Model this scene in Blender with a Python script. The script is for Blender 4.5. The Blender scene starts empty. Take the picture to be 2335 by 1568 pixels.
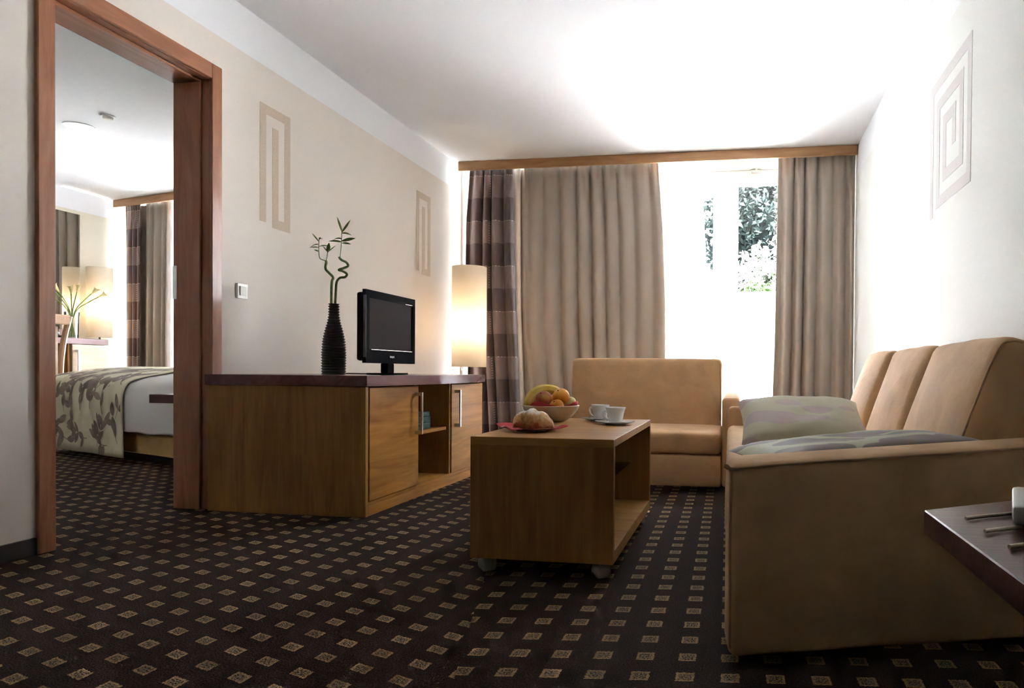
import bpy, bmesh, math, random
from mathutils import Vector, Matrix, noise
R_ = math.radians
sc = bpy.context.scene
C = sc.collection
random.seed(7)

# ------------------------------------------------------------------ camera
cam_d = bpy.data.cameras.new('camera'); cam = bpy.data.objects.new('camera', cam_d); C.objects.link(cam)
cam_d.sensor_fit = 'HORIZONTAL'; cam_d.sensor_width = 36.0
cam_d.lens = 1566.797 / 2335 * 36; cam_d.shift_x = -0.11294; cam_d.shift_y = 0.03424
cam_d.clip_start = 0.02; cam_d.clip_end = 200
RM = ((0.98724660, -0.15890997, -0.00957986), (0.15900423, 0.98722684, 0.01004116), (0.00786186, -0.01143634, 0.99990370))
m = Matrix.Identity(4)
for i in range(3):
    m[i][0] = RM[i][0]; m[i][1] = RM[i][2]; m[i][2] = -RM[i][1]
m.translation = Vector((0, 0, 0.68)); cam.matrix_world = m
sc.camera = cam

# ------------------------------------------------------------------ light
world = bpy.data.worlds.new('sky'); sc.world = world; world.use_nodes = True
bgn = world.node_tree.nodes['Background']; bgn.inputs[0].default_value = (0.84, 0.92, 1.0, 1); bgn.inputs[1].default_value = 24.0
sun_d = bpy.data.lights.new('sun', 'SUN'); sun_d.energy = 260; sun_d.angle = R_(1.0); sun_d.color = (.98, .985, 1.0)
sun = bpy.data.objects.new('sun', sun_d); C.objects.link(sun)
sun.rotation_euler = Vector((0.35, -0.50, 0.79)).to_track_quat('Z', 'Y').to_euler()
def portal(name, loc, rotz, w, h):
    l = bpy.data.lights.new(name, 'AREA'); l.shape = 'RECTANGLE'; l.size = w; l.size_y = h
    l.cycles.is_portal = True
    o = bpy.data.objects.new(name, l); C.objects.link(o); o.location = loc
    o.rotation_euler = (R_(-90), 0, rotz)
portal('window_portal', (-0.785, 6.34, 1.25), 0, 3.42, 2.46)
portal('bedroom_window_portal', (-4.70, 6.67, 1.25), R_(-12.93), 4.2, 2.4)
vs = sc.view_settings
vs.view_transform = 'Standard'; vs.look = 'None'; vs.exposure = 0.37; vs.gamma = 1.0; vs.use_curve_mapping = False
sc.cycles.use_denoising = True
sc.cycles.max_bounces = 8; sc.cycles.diffuse_bounces = 5; sc.cycles.glossy_bounces = 4
sc.cycles.transmission_bounces = 6; sc.cycles.transparent_max_bounces = 12
sc.cycles.caustics_reflective = False; sc.cycles.caustics_refractive = False
sc.cycles.sample_clamp_indirect = 0.0

# ------------------------------------------------------------------ materials
def nt(name):
    m_ = bpy.data.materials.new(name); m_.use_nodes = True
    t = m_.node_tree; return m_, t, t.nodes['Principled BSDF']
def N(t, typ, **k):
    n = t.nodes.new(typ)
    for a, v in k.items():
        if a.startswith('i_'):
            key = a[2:]; key = int(key) if key.isdigit() else key.replace('_', ' ')
            n.inputs[key].default_value = v
        else: setattr(n, a, v)
    return n
def L(t, a, b): t.links.new(a, b)
def math_(t, op, a, b=None, clamp=False):
    n = t.nodes.new('ShaderNodeMath'); n.operation = op; n.use_clamp = clamp
    for i, v in enumerate((a, b)):
        if v is None: continue
        if isinstance(v, (int, float)): n.inputs[i].default_value = v
        else: t.links.new(v, n.inputs[i])
    return n.outputs[0]
def mixc(t, f, a, b):
    n = t.nodes.new('ShaderNodeMix'); n.data_type = 'RGBA'
    for i, v in ((0, f), (6, a), (7, b)):
        if isinstance(v, (int, float)): n.inputs[i].default_value = v
        elif isinstance(v, tuple): n.inputs[i].default_value = (*v, 1) if len(v) == 3 else v
        else: t.links.new(v, n.inputs[i])
    return n.outputs[2]
def plain(name, col, rough=.5, metal=0, coat=0, var=0.0, scale=20, bump=0.0, bscale=200, spec=.5):
    m_, t, p = nt(name)
    p.inputs['Base Color'].default_value = (*col, 1); p.inputs['Roughness'].default_value = rough
    p.inputs['Metallic'].default_value = metal; p.inputs['Coat Weight'].default_value = coat
    p.inputs['Specular IOR Level'].default_value = spec
    co = N(t, 'ShaderNodeTexCoord')
    if var:
        no = N(t, 'ShaderNodeTexNoise', i_Scale=scale, i_Detail=4.0); L(t, co.outputs['Object'], no.inputs['Vector'])
        a = tuple(max(0, c*(1-var)) for c in col); b = tuple(min(1, c*(1+var)) for c in col)
        L(t, mixc(t, no.outputs['Fac'], a, b), p.inputs['Base Color'])
    if bump:
        nb = N(t, 'ShaderNodeTexNoise', i_Scale=bscale, i_Detail=2.0); L(t, co.outputs['Object'], nb.inputs['Vector'])
        b_ = N(t, 'ShaderNodeBump', i_Strength=bump, i_Distance=.01); L(t, nb.outputs['Fac'], b_.inputs['Height']); L(t, b_.outputs[0], p.inputs['Normal'])
    return m_
def wood(name, c1, c2, axis, rough=.4, scale=1.0, coat=0.0, streak=.5, spec=.22):
    m_, t, p = nt(name)
    co = N(t, 'ShaderNodeTexCoord'); s = [9.0*scale]*3; s['xyz'.index(axis)] = 1.1*scale
    mp = N(t, 'ShaderNodeMapping'); mp.inputs['Scale'].default_value = s; L(t, co.outputs['Object'], mp.inputs[0])
    n1 = N(t, 'ShaderNodeTexNoise', i_Scale=1.6, i_Detail=5.0, i_Distortion=1.6); L(t, mp.outputs[0], n1.inputs['Vector'])
    s2 = [90.0*scale]*3; s2['xyz'.index(axis)] = 4.0*scale
    mp2 = N(t, 'ShaderNodeMapping'); mp2.inputs['Scale'].default_value = s2; L(t, co.outputs['Object'], mp2.inputs[0])
    n2 = N(t, 'ShaderNodeTexNoise', i_Scale=1.5, i_Detail=3.0); L(t, mp2.outputs[0], n2.inputs['Vector'])
    r = N(t, 'ShaderNodeValToRGB'); r.color_ramp.elements[0].position = .3; r.color_ramp.elements[1].position = .68
    r.color_ramp.elements[0].color = (*c1, 1); r.color_ramp.elements[1].color = (*c2, 1)
    f = math_(t, 'ADD', math_(t, 'MULTIPLY', n1.outputs['Fac'], 1-streak*.5), math_(t, 'MULTIPLY', n2.outputs['Fac'], streak*.5))
    L(t, f, r.inputs[0]); L(t, r.outputs[0], p.inputs['Base Color'])
    p.inputs['Roughness'].default_value = rough; p.inputs['Coat Weight'].default_value = coat; p.inputs['Coat Roughness'].default_value = .15; p.inputs['Specular IOR Level'].default_value = spec
    b_ = N(t, 'ShaderNodeBump', i_Strength=.08, i_Distance=.004); L(t, n2.outputs['Fac'], b_.inputs['Height']); L(t, b_.outputs[0], p.inputs['Normal'])
    return m_
def suede(name, col):
    m_, t, p = nt(name)
    co = N(t, 'ShaderNodeTexCoord')
    n1 = N(t, 'ShaderNodeTexNoise', i_Scale=5.0, i_Detail=5.0, i_Distortion=1.2); L(t, co.outputs['Object'], n1.inputs['Vector'])
    r = N(t, 'ShaderNodeValToRGB'); e = r.color_ramp.elements; e[0].position = .3; e[1].position = .7
    e[0].color = (*[c*.86 for c in col], 1); e[1].color = (*[min(1, c*1.1) for c in col], 1)
    L(t, n1.outputs['Fac'], r.inputs[0]); L(t, r.outputs[0], p.inputs['Base Color'])
    p.inputs['Roughness'].default_value = .85; p.inputs['Sheen Weight'].default_value = .12; p.inputs['Sheen Roughness'].default_value = .5
    p.inputs['Sheen Tint'].default_value = (1, .9, .8, 1); p.inputs['Specular IOR Level'].default_value = .2
    n2 = N(t, 'ShaderNodeTexNoise', i_Scale=500.0, i_Detail=2.0); L(t, co.outputs['Object'], n2.inputs['Vector'])
    n3 = N(t, 'ShaderNodeTexNoise', i_Scale=11.0, i_Detail=3.0, i_Distortion=2.0); L(t, co.outputs['Object'], n3.inputs['Vector'])
    b0 = N(t, 'ShaderNodeBump', i_Strength=.35, i_Distance=.006); L(t, n3.outputs['Fac'], b0.inputs['Height'])
    b_ = N(t, 'ShaderNodeBump', i_Strength=.15, i_Distance=.002); L(t, n2.outputs['Fac'], b_.inputs['Height']); L(t, b0.outputs[0], b_.inputs['Normal']); L(t, b_.outputs[0], p.inputs['Normal'])
    return m_
def wallpaint(name, low, high, zs):
    m_, t, p = nt(name)
    g = N(t, 'ShaderNodeNewGeometry'); sx = N(t, 'ShaderNodeSeparateXYZ'); L(t, g.outputs['Position'], sx.inputs[0])
    f = math_(t, 'GREATER_THAN', sx.outputs[2], zs)
    no = N(t, 'ShaderNodeTexNoise', i_Scale=1.5, i_Detail=4.0); L(t, g.outputs['Position'], no.inputs['Vector'])
    lo = mixc(t, no.outputs['Fac'], tuple(c*.97 for c in low), tuple(c*1.03 for c in low))
    L(t, mixc(t, f, lo, high), p.inputs['Base Color']); p.inputs['Roughness'].default_value = .75; p.inputs['Specular IOR Level'].default_value = .25
    n2 = N(t, 'ShaderNodeTexNoise', i_Scale=140.0, i_Detail=3.0); L(t, g.outputs['Position'], n2.inputs['Vector'])
    b_ = N(t, 'ShaderNodeBump', i_Strength=.06, i_Distance=.004); L(t, n2.outputs['Fac'], b_.inputs['Height']); L(t, b_.outputs[0], p.inputs['Normal'])
    return m_
def carpet():
    m_, t, p = nt('patterned_carpet')
    g = N(t, 'ShaderNodeNewGeometry'); sx = N(t, 'ShaderNodeSeparateXYZ'); L(t, g.outputs['Position'], sx.inputs[0])
    wob = N(t, 'ShaderNodeTexNoise', i_Scale=160.0, i_Detail=2.0); L(t, g.outputs['Position'], wob.inputs['Vector'])
    w = math_(t, 'MULTIPLY', math_(t, 'SUBTRACT', wob.outputs['Fac'], .5), .009)
    X = math_(t, 'ADD', sx.outputs[0], w); Y = math_(t, 'ADD', sx.outputs[1], w)
    # two carpet widths meet in a seam, each with its own lattice of squares (origin, row step, column step)
    left = math_(t, 'LESS_THAN', math_(t, 'ADD', sx.outputs[0], math_(t, 'MULTIPLY', sx.outputs[1], .285)), -.205)
    def lattice(O, a, b):
        det = a[0]*b[1]-a[1]*b[0]; dx = math_(t, 'SUBTRACT', X, O[0]); dy = math_(t, 'SUBTRACT', Y, O[1])
        def cell(p_, q_):
            q = math_(t, 'ADD', math_(t, 'MULTIPLY', dx, p_/det), math_(t, 'MULTIPLY', dy, q_/det))
            return math_(t, 'ABSOLUTE', math_(t, 'SUBTRACT', math_(t, 'FRACT', math_(t, 'ADD', q, 200.5)), .5))
        return math_(t, 'MAXIMUM', cell(b[1], -b[0]), cell(-a[1], a[0]))
    d0 = lattice((-.1452, 3.6558), (.0997, .0117), (-.0017, .1065)); d1 = lattice((-.6035, 1.4420), (.1158, -.0414), (.0036, .0857))
    mx_ = N(t, 'ShaderNodeMix'); L(t, left, mx_.inputs[0]); L(t, d0, mx_.inputs[2]); L(t, d1, mx_.inputs[3]); d = mx_.outputs[0]
    sq = math_(t, 'LESS_THAN', d, .205); inn = math_(t, 'LESS_THAN', d, .145)
    sp = N(t, 'ShaderNodeTexNoise', i_Scale=260.0, i_Detail=3.0); L(t, g.outputs['Position'], sp.inputs['Vector'])
    r = N(t, 'ShaderNodeValToRGB'); e = r.color_ramp.elements; e[0].position = .38; e[1].position = .62
    e[0].color = (.018, .0105, .0085, 1); e[1].color = (.056, .035, .029, 1); L(t, sp.outputs['Fac'], r.inputs[0])
    r2 = N(t, 'ShaderNodeValToRGB'); e = r2.color_ramp.elements; e[0].position = .40; e[1].position = .60
    e[0].color = (.20, .115, .050, 1); e[1].color = (.44, .275, .145, 1); L(t, sp.outputs['Fac'], r2.inputs[0])
    r3 = N(t, 'ShaderNodeValToRGB'); e = r3.color_ramp.elements; e[0].position = .44; e[1].position = .56
    e[0].color = (.035, .023, .017, 1); e[1].color = (.30, .21, .125, 1); L(t, sp.outputs['Fac'], r3.inputs[0])
    c = mixc(t, sq, r.outputs[0], r2.outputs[0]); c = mixc(t, inn, c, r3.outputs[0])
    L(t, c, p.inputs['Base Color']); p.inputs['Roughness'].default_value = .95; p.inputs['Specular IOR Level'].default_value = .1
    b_ = N(t, 'ShaderNodeBump', i_Strength=.5, i_Distance=.006); L(t, sp.outputs['Fac'], b_.inputs['Height']); L(t, b_.outputs[0], p.inputs['Normal'])
    return m_
def plaid():
    m_, t, p = nt('plaid_curtain_cloth')
    uv = N(t, 'ShaderNodeUVMap'); sx = N(t, 'ShaderNodeSeparateXYZ'); L(t, uv.outputs[0], sx.inputs[0])
    u, v = sx.outputs[0], sx.outputs[1]
    band = math_(t, 'GREATER_THAN', math_(t, 'FRACT', math_(t, 'ADD', math_(t, 'DIVIDE', v, .405), .02)), .5)
    fu = math_(t, 'FRACT', math_(t, 'DIVIDE', u, .62))
    warm = math_(t, 'LESS_THAN', fu, .40); lite = math_(t, 'GREATER_THAN', fu, .70)
    base = mixc(t, warm, (.075, .042, .038), (.090, .046, .041)); base = mixc(t, lite, base, (.055, .034, .031))
    li = mixc(t, warm, (.175, .118, .106), (.215, .14, .125)); li = mixc(t, lite, li, (.14, .098, .09))
    c = mixc(t, band, base, li)
    fv = math_(t, 'FRACT', math_(t, 'ADD', math_(t, 'DIVIDE', v, .405), .02))
    hl = math_(t, 'MULTIPLY', math_(t, 'GREATER_THAN', fv, .985), math_(t, 'GREATER_THAN', math_(t, 'FRACT', math_(t, 'DIVIDE', u, .022)), .45))
    vl = math_(t, 'MULTIPLY', math_(t, 'MULTIPLY', math_(t, 'GREATER_THAN', fu, .40), math_(t, 'LESS_THAN', fu, .412)), math_(t, 'GREATER_THAN', math_(t, 'FRACT', math_(t, 'DIVIDE', v, .022)), .45))
    vl = math_(t, 'MULTIPLY', vl, band)
    c = mixc(t, math_(t, 'MAXIMUM', hl, vl), c, (.55, .45, .40))
    L(t, c, p.inputs['Base Color']); p.inputs['Roughness'].default_value = .5; p.inputs['Sheen Weight'].default_value = .5
    return m_
def drape(name, col, trans=0.0, rough=.8):
    m_, t, p = nt(name)
    uv = N(t, 'ShaderNodeUVMap'); no = N(t, 'ShaderNodeTexNoise', i_Scale=300.0, i_Detail=2.0); L(t, uv.outputs[0], no.inputs['Vector'])
    c = mixc(t, no.outputs['Fac'], tuple(x*.93 for x in col), tuple(min(1, x*1.07) for x in col))
    L(t, c, p.inputs['Base Color']); p.inputs['Roughness'].default_value = rough; p.inputs['Specular IOR Level'].default_value = .15
    if trans:
        out = [n for n in t.nodes if n.type == 'OUTPUT_MATERIAL'][0]
        tr = N(t, 'ShaderNodeBsdfTranslucent'); L(t, c, tr.inputs[0])
        tp = N(t, 'ShaderNodeBsdfTransparent')
        a = N(t, 'ShaderNodeMixShader', i_0=.72); L(t, tr.outputs[0], a.inputs[1]); L(t, tp.outputs[0], a.inputs[2])
        b = N(t, 'ShaderNodeMixShader', i_0=trans); L(t, p.outputs[0], b.inputs[1]); L(t, a.outputs[0], b.inputs[2]); L(t, b.outputs[0], out.inputs[0])
    return m_
def thin_glass(name, tint=(1, 1, 1), refl=.06):
    m_, t, p = nt(name); out = [n for n in t.nodes if n.type == 'OUTPUT_MATERIAL'][0]
    tp = N(t, 'ShaderNodeBsdfTransparent'); tp.inputs[0].default_value = (*tint, 1)
    gl = N(t, 'ShaderNodeBsdfGlossy'); gl.inputs['Roughness'].default_value = .02
    fr = N(t, 'ShaderNodeFresnel'); fr.inputs[0].default_value = 1.45
    f = math_(t, 'ADD', math_(t, 'MULTIPLY', fr.outputs[0], .8), refl-.03, True)
    mx = N(t, 'ShaderNodeMixShader'); L(t, f, mx.inputs[0]); L(t, tp.outputs[0], mx.inputs[1]); L(t, gl.outputs[0], mx.inputs[2])
    L(t, mx.outputs[0], out.inputs[0]); t.nodes.remove(p); return m_
def shade_mat(name):
    m_, t, p = nt(name); out = [n for n in t.nodes if n.type == 'OUTPUT_MATERIAL'][0]
    p.inputs['Base Color'].default_value = (.86, .80, .68, 1); p.inputs['Roughness'].default_value = .8
    tr = N(t, 'ShaderNodeBsdfTranslucent'); tr.inputs[0].default_value = (.92, .885, .82, 1)
    mx = N(t, 'ShaderNodeMixShader', i_0=.55); L(t, p.outputs[0], mx.inputs[1]); L(t, tr.outputs[0], mx.inputs[2]); L(t, mx.outputs[0], out.inputs[0])
    return m_
def leafcloth(name, cream, dark, scale, thr=.4):
    m_, t, p = nt(name)
    co = N(t, 'ShaderNodeTexCoord'); 
    wv = N(t, 'ShaderNodeTexNoise', i_Scale=2.5*scale, i_Detail=1.0); L(t, co.outputs['Object'], wv.inputs['Vector'])
    mp = N(t, 'ShaderNodeVectorMath', operation='MULTIPLY_ADD'); L(t, wv.outputs['Color'], mp.inputs[0]); mp.inputs[1].default_value = (.16,.16,.16); L(t, co.outputs['Object'], mp.inputs[2])
    vo = N(t, 'ShaderNodeTexVoronoi', i_Scale=6.0*scale, i_Randomness=1.0); vo.feature = 'SMOOTH_F1'; vo.inputs['Smoothness'].default_value = .15
    mm = N(t, 'ShaderNodeMapping'); mm.inputs['Scale'].default_value = (1, 1.9, 1.4); mm.inputs['Rotation'].default_value = (0, 0, .7); L(t, mp.outputs[0], mm.inputs[0]); L(t, mm.outputs[0], vo.inputs['Vector'])
    f = N(t, 'ShaderNodeMapRange', i_1=thr, i_2=thr+.03); L(t, vo.outputs['Distance'], f.inputs[0])
    big = N(t, 'ShaderNodeTexNoise', i_Scale=3.0*scale); L(t, co.outputs['Object'], big.inputs['Vector'])
    dk = mixc(t, big.outputs['Fac'], dark, tuple(d*1.9 for d in dark))
    L(t, mixc(t, f.outputs[0], dk, cream), p.inputs['Base Color']); p.inputs['Roughness'].default_value = .6; p.inputs['Sheen Weight'].default_value = .3
    return m_
def croissant_mat():
    m_, t, p = nt('baked_pastry_sugar')
    g = N(t, 'ShaderNodeNewGeometry'); sx = N(t, 'ShaderNodeSeparateXYZ'); L(t, g.outputs['Normal'], sx.inputs[0])
    co = N(t, 'ShaderNodeTexCoord'); no = N(t, 'ShaderNodeTexNoise', i_Scale=60.0, i_Detail=4.0); L(t, co.outputs['Object'], no.inputs['Vector'])
    r = N(t, 'ShaderNodeValToRGB'); e = r.color_ramp.elements; e[0].position = .3; e[1].position = .7
    e[0].color = (.52, .29, .10, 1); e[1].color = (.78, .58, .30, 1); L(t, no.outputs['Fac'], r.inputs[0])
    sz = N(t, 'ShaderNodeSeparateXYZ'); L(t, co.outputs['Object'], sz.inputs[0])
    f = math_(t, 'ADD', math_(t, 'MULTIPLY', sx.outputs[2], .9), math_(t, 'MULTIPLY', no.outputs['Fac'], .6))
    f = math_(t, 'ADD', f, math_(t, 'MULTIPLY', sz.outputs[2], 5.0))
    mr = N(t, 'ShaderNodeMapRange', i_1=1.05, i_2=1.5); L(t, f, mr.inputs[0])
    L(t, mixc(t, mr.outputs[0], r.outputs[0], (.80, .78, .75)), p.inputs['Base Color']); p.inputs['Roughness'].default_value = .7
    b_ = N(t, 'ShaderNodeBump', i_Strength=.5, i_Distance=.006); L(t, no.outputs['Fac'], b_.inputs['Height']); L(t, b_.outputs[0], p.inputs['Normal'])
    return m_
def twotone(name, a, b, scale, lo=.4, hi=.6, rough=.4):
    m_, t, p = nt(name); co = N(t, 'ShaderNodeTexCoord'); no = N(t, 'ShaderNodeTexNoise', i_Scale=scale, i_Detail=3.0); L(t, co.outputs['Object'], no.inputs['Vector'])
    mr = N(t, 'ShaderNodeMapRange', i_1=lo, i_2=hi); L(t, no.outputs['Fac'], mr.inputs[0]); L(t, mixc(t, mr.outputs[0], a, b), p.inputs['Base Color']); p.inputs['Roughness'].default_value = rough
    return m_
def emit(name, col, s):
    m_, t, p = nt(name); p.inputs['Base Color'].default_value = (*col, 1); p.inputs['Emission Color'].default_value = (*col, 1); p.inputs['Emission Strength'].default_value = s; return m_
def foliage(name, a, b):
    m_, t, p = nt(name); out = [n for n in t.nodes if n.type == 'OUTPUT_MATERIAL'][0]
    g = N(t, 'ShaderNodeNewGeometry'); no = N(t, 'ShaderNodeTexNoise', i_Scale=3.0, i_Detail=3.0); L(t, g.outputs['Position'], no.inputs['Vector'])
    mr = N(t, 'ShaderNodeMapRange', i_1=.35, i_2=.65); L(t, no.outputs['Fac'], mr.inputs[0])
    c = mixc(t, mr.outputs[0], a, b); L(t, c, p.inputs['Base Color']); p.inputs['Roughness'].default_value = .7; p.inputs['Specular IOR Level'].default_value = .15
    tr = N(t, 'ShaderNodeBsdfTranslucent'); L(t, c, tr.inputs[0])
    mx = N(t, 'ShaderNodeMixShader', i_0=.3); L(t, p.outputs[0], mx.inputs[1]); L(t, tr.outputs[0], mx.inputs[2]); L(t, mx.outputs[0], out.inputs[0])
    return m_

M = {}
M['carpet'] = carpet()
M['back'] = plain('brown_fill_absorber', (.07, .04, .025), .6, var=.1)  # made-up dark finish that absorbs fill light behind the camera
M['ceil'] = plain('white_ceiling_paint', (.80, .80, .80), .9, var=.01, scale=3)
M['wall_l'] = wallpaint('beige_wall_paint', (.735, .66, .58), (.80, .80, .80), 2.2916)
M['wall_r'] = wallpaint('cream_wall_paint', (.755, .765, .725), (.80, .81, .82), 2.2916)
M['wall_b'] = wallpaint('bedroom_cream_paint', (.74, .69, .55), (.80, .80, .80), 2.318)
M['wall_o'] = plain('plain_white_paint', (.78, .77, .74), .8, var=.02, scale=3)
M['motif'] = plain('speckled_tan_stencil', (.58, .465, .345), .85, var=.25, scale=190)
M['motif_r'] = plain('speckled_grey_stencil', (.62, .595, .575), .85, var=.15, scale=190)
M['base'] = plain('dark_skirting', (.016, .010, .009), .6, var=.2)
M['frame'] = wood('reddish_door_wood', (.27, .105, .052), (.40, .175, .092), 'z', .35, 1.0, .2)
M['frame_h'] = wood('reddish_door_wood_horizontal', (.27, .105, .052), (.40, .175, .092), 'y', .35, 1.0, .2)
M['oak_v'] = wood('oak_vertical_grain', (.22, .092, .020), (.40, .190, .052), 'z', .42, .8)
M['oak_y'] = wood('oak_horizontal_grain', (.28, .108, .016), (.50, .230, .046), 'y', .5, .9, spec=.12)
M['oak_x'] = wood('oak_cross_grain', (.29, .120, .026), (.50, .250, .070), 'x', .4, .9, spec=.3)
M['pelmet'] = wood('pelmet_wood', (.36, .185, .085), (.50, .285, .14), 'x', .4)
M['maho'] = wood('dark_mahogany', (.115, .040, .036), (.185, .072, .064), 'y', .25, .8, .2, .3)
M['maho_x'] = wood('dark_mahogany_cross', (.060, .020, .017), (.115, .040, .030), 'x', .28, .8, .12, .3)
M['suede'] = suede('tan_suede', (.62, .385, .205))
M['seam'] = plain('tan_piping', (.42, .25, .125), .7, var=.1)
M['plaid'] = plaid()
M['drape'] = drape('beige_drape_cloth', (.42, .36, .305))
M['drape_d'] = drape('taupe_lining_cloth', (.20, .155, .12))
M['sheer'] = drape('white_sheer_cloth', (.95, .95, .96), .88)
M['sheer2'] = drape('dense_bedroom_sheer_cloth', (.74, .75, .79), .38)
M['white_frame'] = plain('white_window_frame', (.85, .86, .86), .35, var=.01)
M['glass'] = thin_glass('window_glass')
M['shelf_glass'] = thin_glass('shelf_glass', (.80, .90, .88), .12)
M['vase_glass'] = thin_glass('clear_vase_glass', (.93, .97, .95), .10)
M['steel'] = plain('brushed_steel', (.62, .61, .60), .32, 1, var=.05, scale=60)
M['brass'] = plain('dull_champagne_metal', (.55, .47, .36), .35, 1, var=.05)
M['darkmetal'] = plain('bronze_lamp_pole', (.10, .065, .04), .4, .8, var=.1)
M['shade'] = shade_mat('cream_lamp_shade')
M['bulb'] = emit('lamp_bulb', (1, .80, .60), 25)
M['tvblack'] = plain('gloss_black_plastic', (.010, .010, .010), .35, var=.05, spec=.0)
M['tvmatte'] = plain('matte_black_plastic', (.012, .012, .012), .5, var=.1, spec=.02)
M['screen'] = plain('grey_screen', (.040, .034, .033), .5, var=.03, scale=2, spec=.0)
M['silver'] = plain('silver_print', (.65, .65, .65), .3, var=.02)
M['vase'] = plain('black_ribbed_ceramic', (.012, .011, .010), .32, var=.2, bump=.1)
M['bamboo'] = twotone('bamboo_green', (.055, .115, .020), (.16, .24, .055), 30)
M['leaf'] = twotone('bamboo_leaf_green', (.075, .15, .018), (.19, .29, .05), 20)
M['switch'] = plain('ivory_plastic', (.72, .70, .62), .3, var=.01)
M['porcelain'] = plain('white_porcelain', (.82, .83, .82), .12, coat=.3, var=.01)
M['red'] = plain('red_paper_napkin', (.50, .035, .045), .75, var=.15, scale=40, bump=.1)
M['bowl'] = twotone('pale_turned_stone', (.58, .44, .28), (.72, .58, .41), 12, rough=.45)
M['banana'] = twotone('banana_skin', (.66, .47, .05), (.74, .58, .13), 14)
M['peach'] = twotone('nectarine_skin', (.46, .10, .045), (.50, .30, .07), 22, .46, .70)
M['orange'] = plain('orange_peel', (.75, .30, .012), .4, var=.1, scale=20, bump=.25, bscale=260)
M['apple'] = twotone('pale_green_apple', (.55, .56, .14), (.68, .66, .28), 12)
M['stalk'] = plain('fruit_stalk', (.06, .04, .02), .8, var=.2)
M['pastry'] = croissant_mat()
M['sachet'] = twotone('printed_sachet_paper', (.62, .55, .42), (.28, .17, .10), 60, .5, .56, .6)
M['caster'] = plain('grey_caster_plastic', (.35, .335, .31), .45, var=.05)
M['caster_w'] = plain('dark_wheel_rubber', (.09, .09, .09), .6, var=.1)
M['book'] = twotone('teal_marbled_cloth', (.012, .036, .034), (.050, .080, .070), 26, .42, .6, .7); M['book'].node_tree.nodes['Principled BSDF'].inputs['Specular IOR Level'].default_value = .1
M['paper'] = plain('book_pages', (.45, .36, .24), .8, var=.12, scale=80)
M['pillow'] = leafcloth('leaf_patterned_cushion', (.34, .33, .18), (.085, .058, .045), 1.1, .56)
M['pillow2'] = leafcloth('pale_leaf_cushion', (.52, .48, .33), (.34, .255, .24), .9, .52)
M['throw'] = twotone('cream_throw_cloth', (.64, .57, .40), (.72, .65, .49), 6, rough=.7)
M['print'] = twotone('brown_leaf_print', (.165, .115, .085), (.28, .21, .165), 9, rough=.7)
M['vine'] = plain('tan_vine_print', (.30, .215, .13), .7, var=.1)
M['linen'] = plain('white_bed_linen', (.80, .78, .76), .8, var=.02, scale=6, bump=.05, bscale=30)
M['bedsuede'] = suede('bed_base_suede', (.60, .36, .14))
M['mirror'] = plain('mirror_silver', (.92, .93, .93), .01, 1, var=.001)
M['desk_door'] = wood('pale_desk_wood', (.42, .30, .19), (.55, .42, .29), 'y', .4)
M['stem'] = twotone('lily_stem_green', (.20, .34, .05), (.34, .46, .12), 20)
M['lily'] = foliage('yellow_calla_petal', (.80, .70, .22), (.90, .84, .55))
M['down'] = emit('downlight_diffuser', (1, .97, .92), 7)
M['laptop'] = plain('light_grey_plastic', (.50, .51, .50), .4, var=.02)
M['terrace'] = plain('pale_terrace_paving', (.70, .705, .71), .8, var=.05)
M['gwall'] = plain('white_garden_render', (.80, .805, .81), .9, var=.03)
M['fol_d'] = foliage('dark_tree_foliage', (.006, .011, .011), (.020, .031, .026))
M['fol_g'] = foliage('bright_hedge_foliage', (.005, .016, .003), (.026, .045, .010))
M['fol_w'] = foliage('white_blossom', (.018, .032, .012), (.42, .40, .38))
M['bark'] = plain('tree_bark', (.05, .035, .025), .9, var=.3)

# ------------------------------------------------------------------ builders
ORG = {}
def tag(o, label=None, cat=None, group=None, kind=None):
    if label: o['label'] = label
    if cat: o['category'] = cat
    if group: o['group'] = group
    if kind: o['kind'] = kind
    return o
def thing(name, label, cat, loc=(0, 0, 0), rotz=0, group=None, local=False):
    o = bpy.data.objects.new(name, None); C.objects.link(o); o.location = loc; o.rotation_euler = (0, 0, rotz)
    o.empty_display_size = .05
    ORG[o.name] = Vector((0, 0, 0)) if (local or rotz) else Vector(loc)
    return tag(o, label, cat, group)
def fin(name, bm, mat, parent=None, smooth=False, org=None):
    """link a bmesh given in world coordinates (or the parent's own frame when that is turned) as one object"""
    me = bpy.data.meshes.new(name); 
    if org is None: org = ORG.get(parent.name, Vector()) if parent else Vector()
    if org.length: bmesh.ops.translate(bm, vec=-org, verts=bm.verts)
    bmesh.ops.recalc_face_normals(bm, faces=bm.faces)
    if smooth:
        for f in bm.faces: f.smooth = True
    bm.to_mesh(me); bm.free()
    o = bpy.data.objects.new(name, me); C.objects.link(o); me.materials.append(mat)
    if smooth:
        try: me.set_sharp_from_angle(angle=R_(40))
        except Exception: pass
    if parent: o.parent = parent; ORG[o.name] = ORG.get(parent.name, Vector())
    else:
        o.location = org; ORG[o.name] = org
    return o
def bbox(bm, x0, x1, y0, y1, z0, z1, bev=0, seg=2):
    r = bmesh.ops.create_cube(bm, size=1.0); vs_ = r['verts']
    for v in vs_:
        v.co = Vector((x0+(v.co.x+.5)*(x1-x0), y0+(v.co.y+.5)*(y1-y0), z0+(v.co.z+.5)*(z1-z0)))
    if bev:
        es = list({e for v in vs_ for e in v.link_edges})
        bmesh.ops.bevel(bm, geom=es, offset=bev, segments=seg, affect='EDGES', profile=.5)
def box(parent, name, b, mat, bev=.002, seg=1, org=None):
    bm = bmesh.new(); bbox(bm, *b, bev=bev, seg=seg); return fin(name, bm, mat, parent, bev > .01, org)
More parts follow.
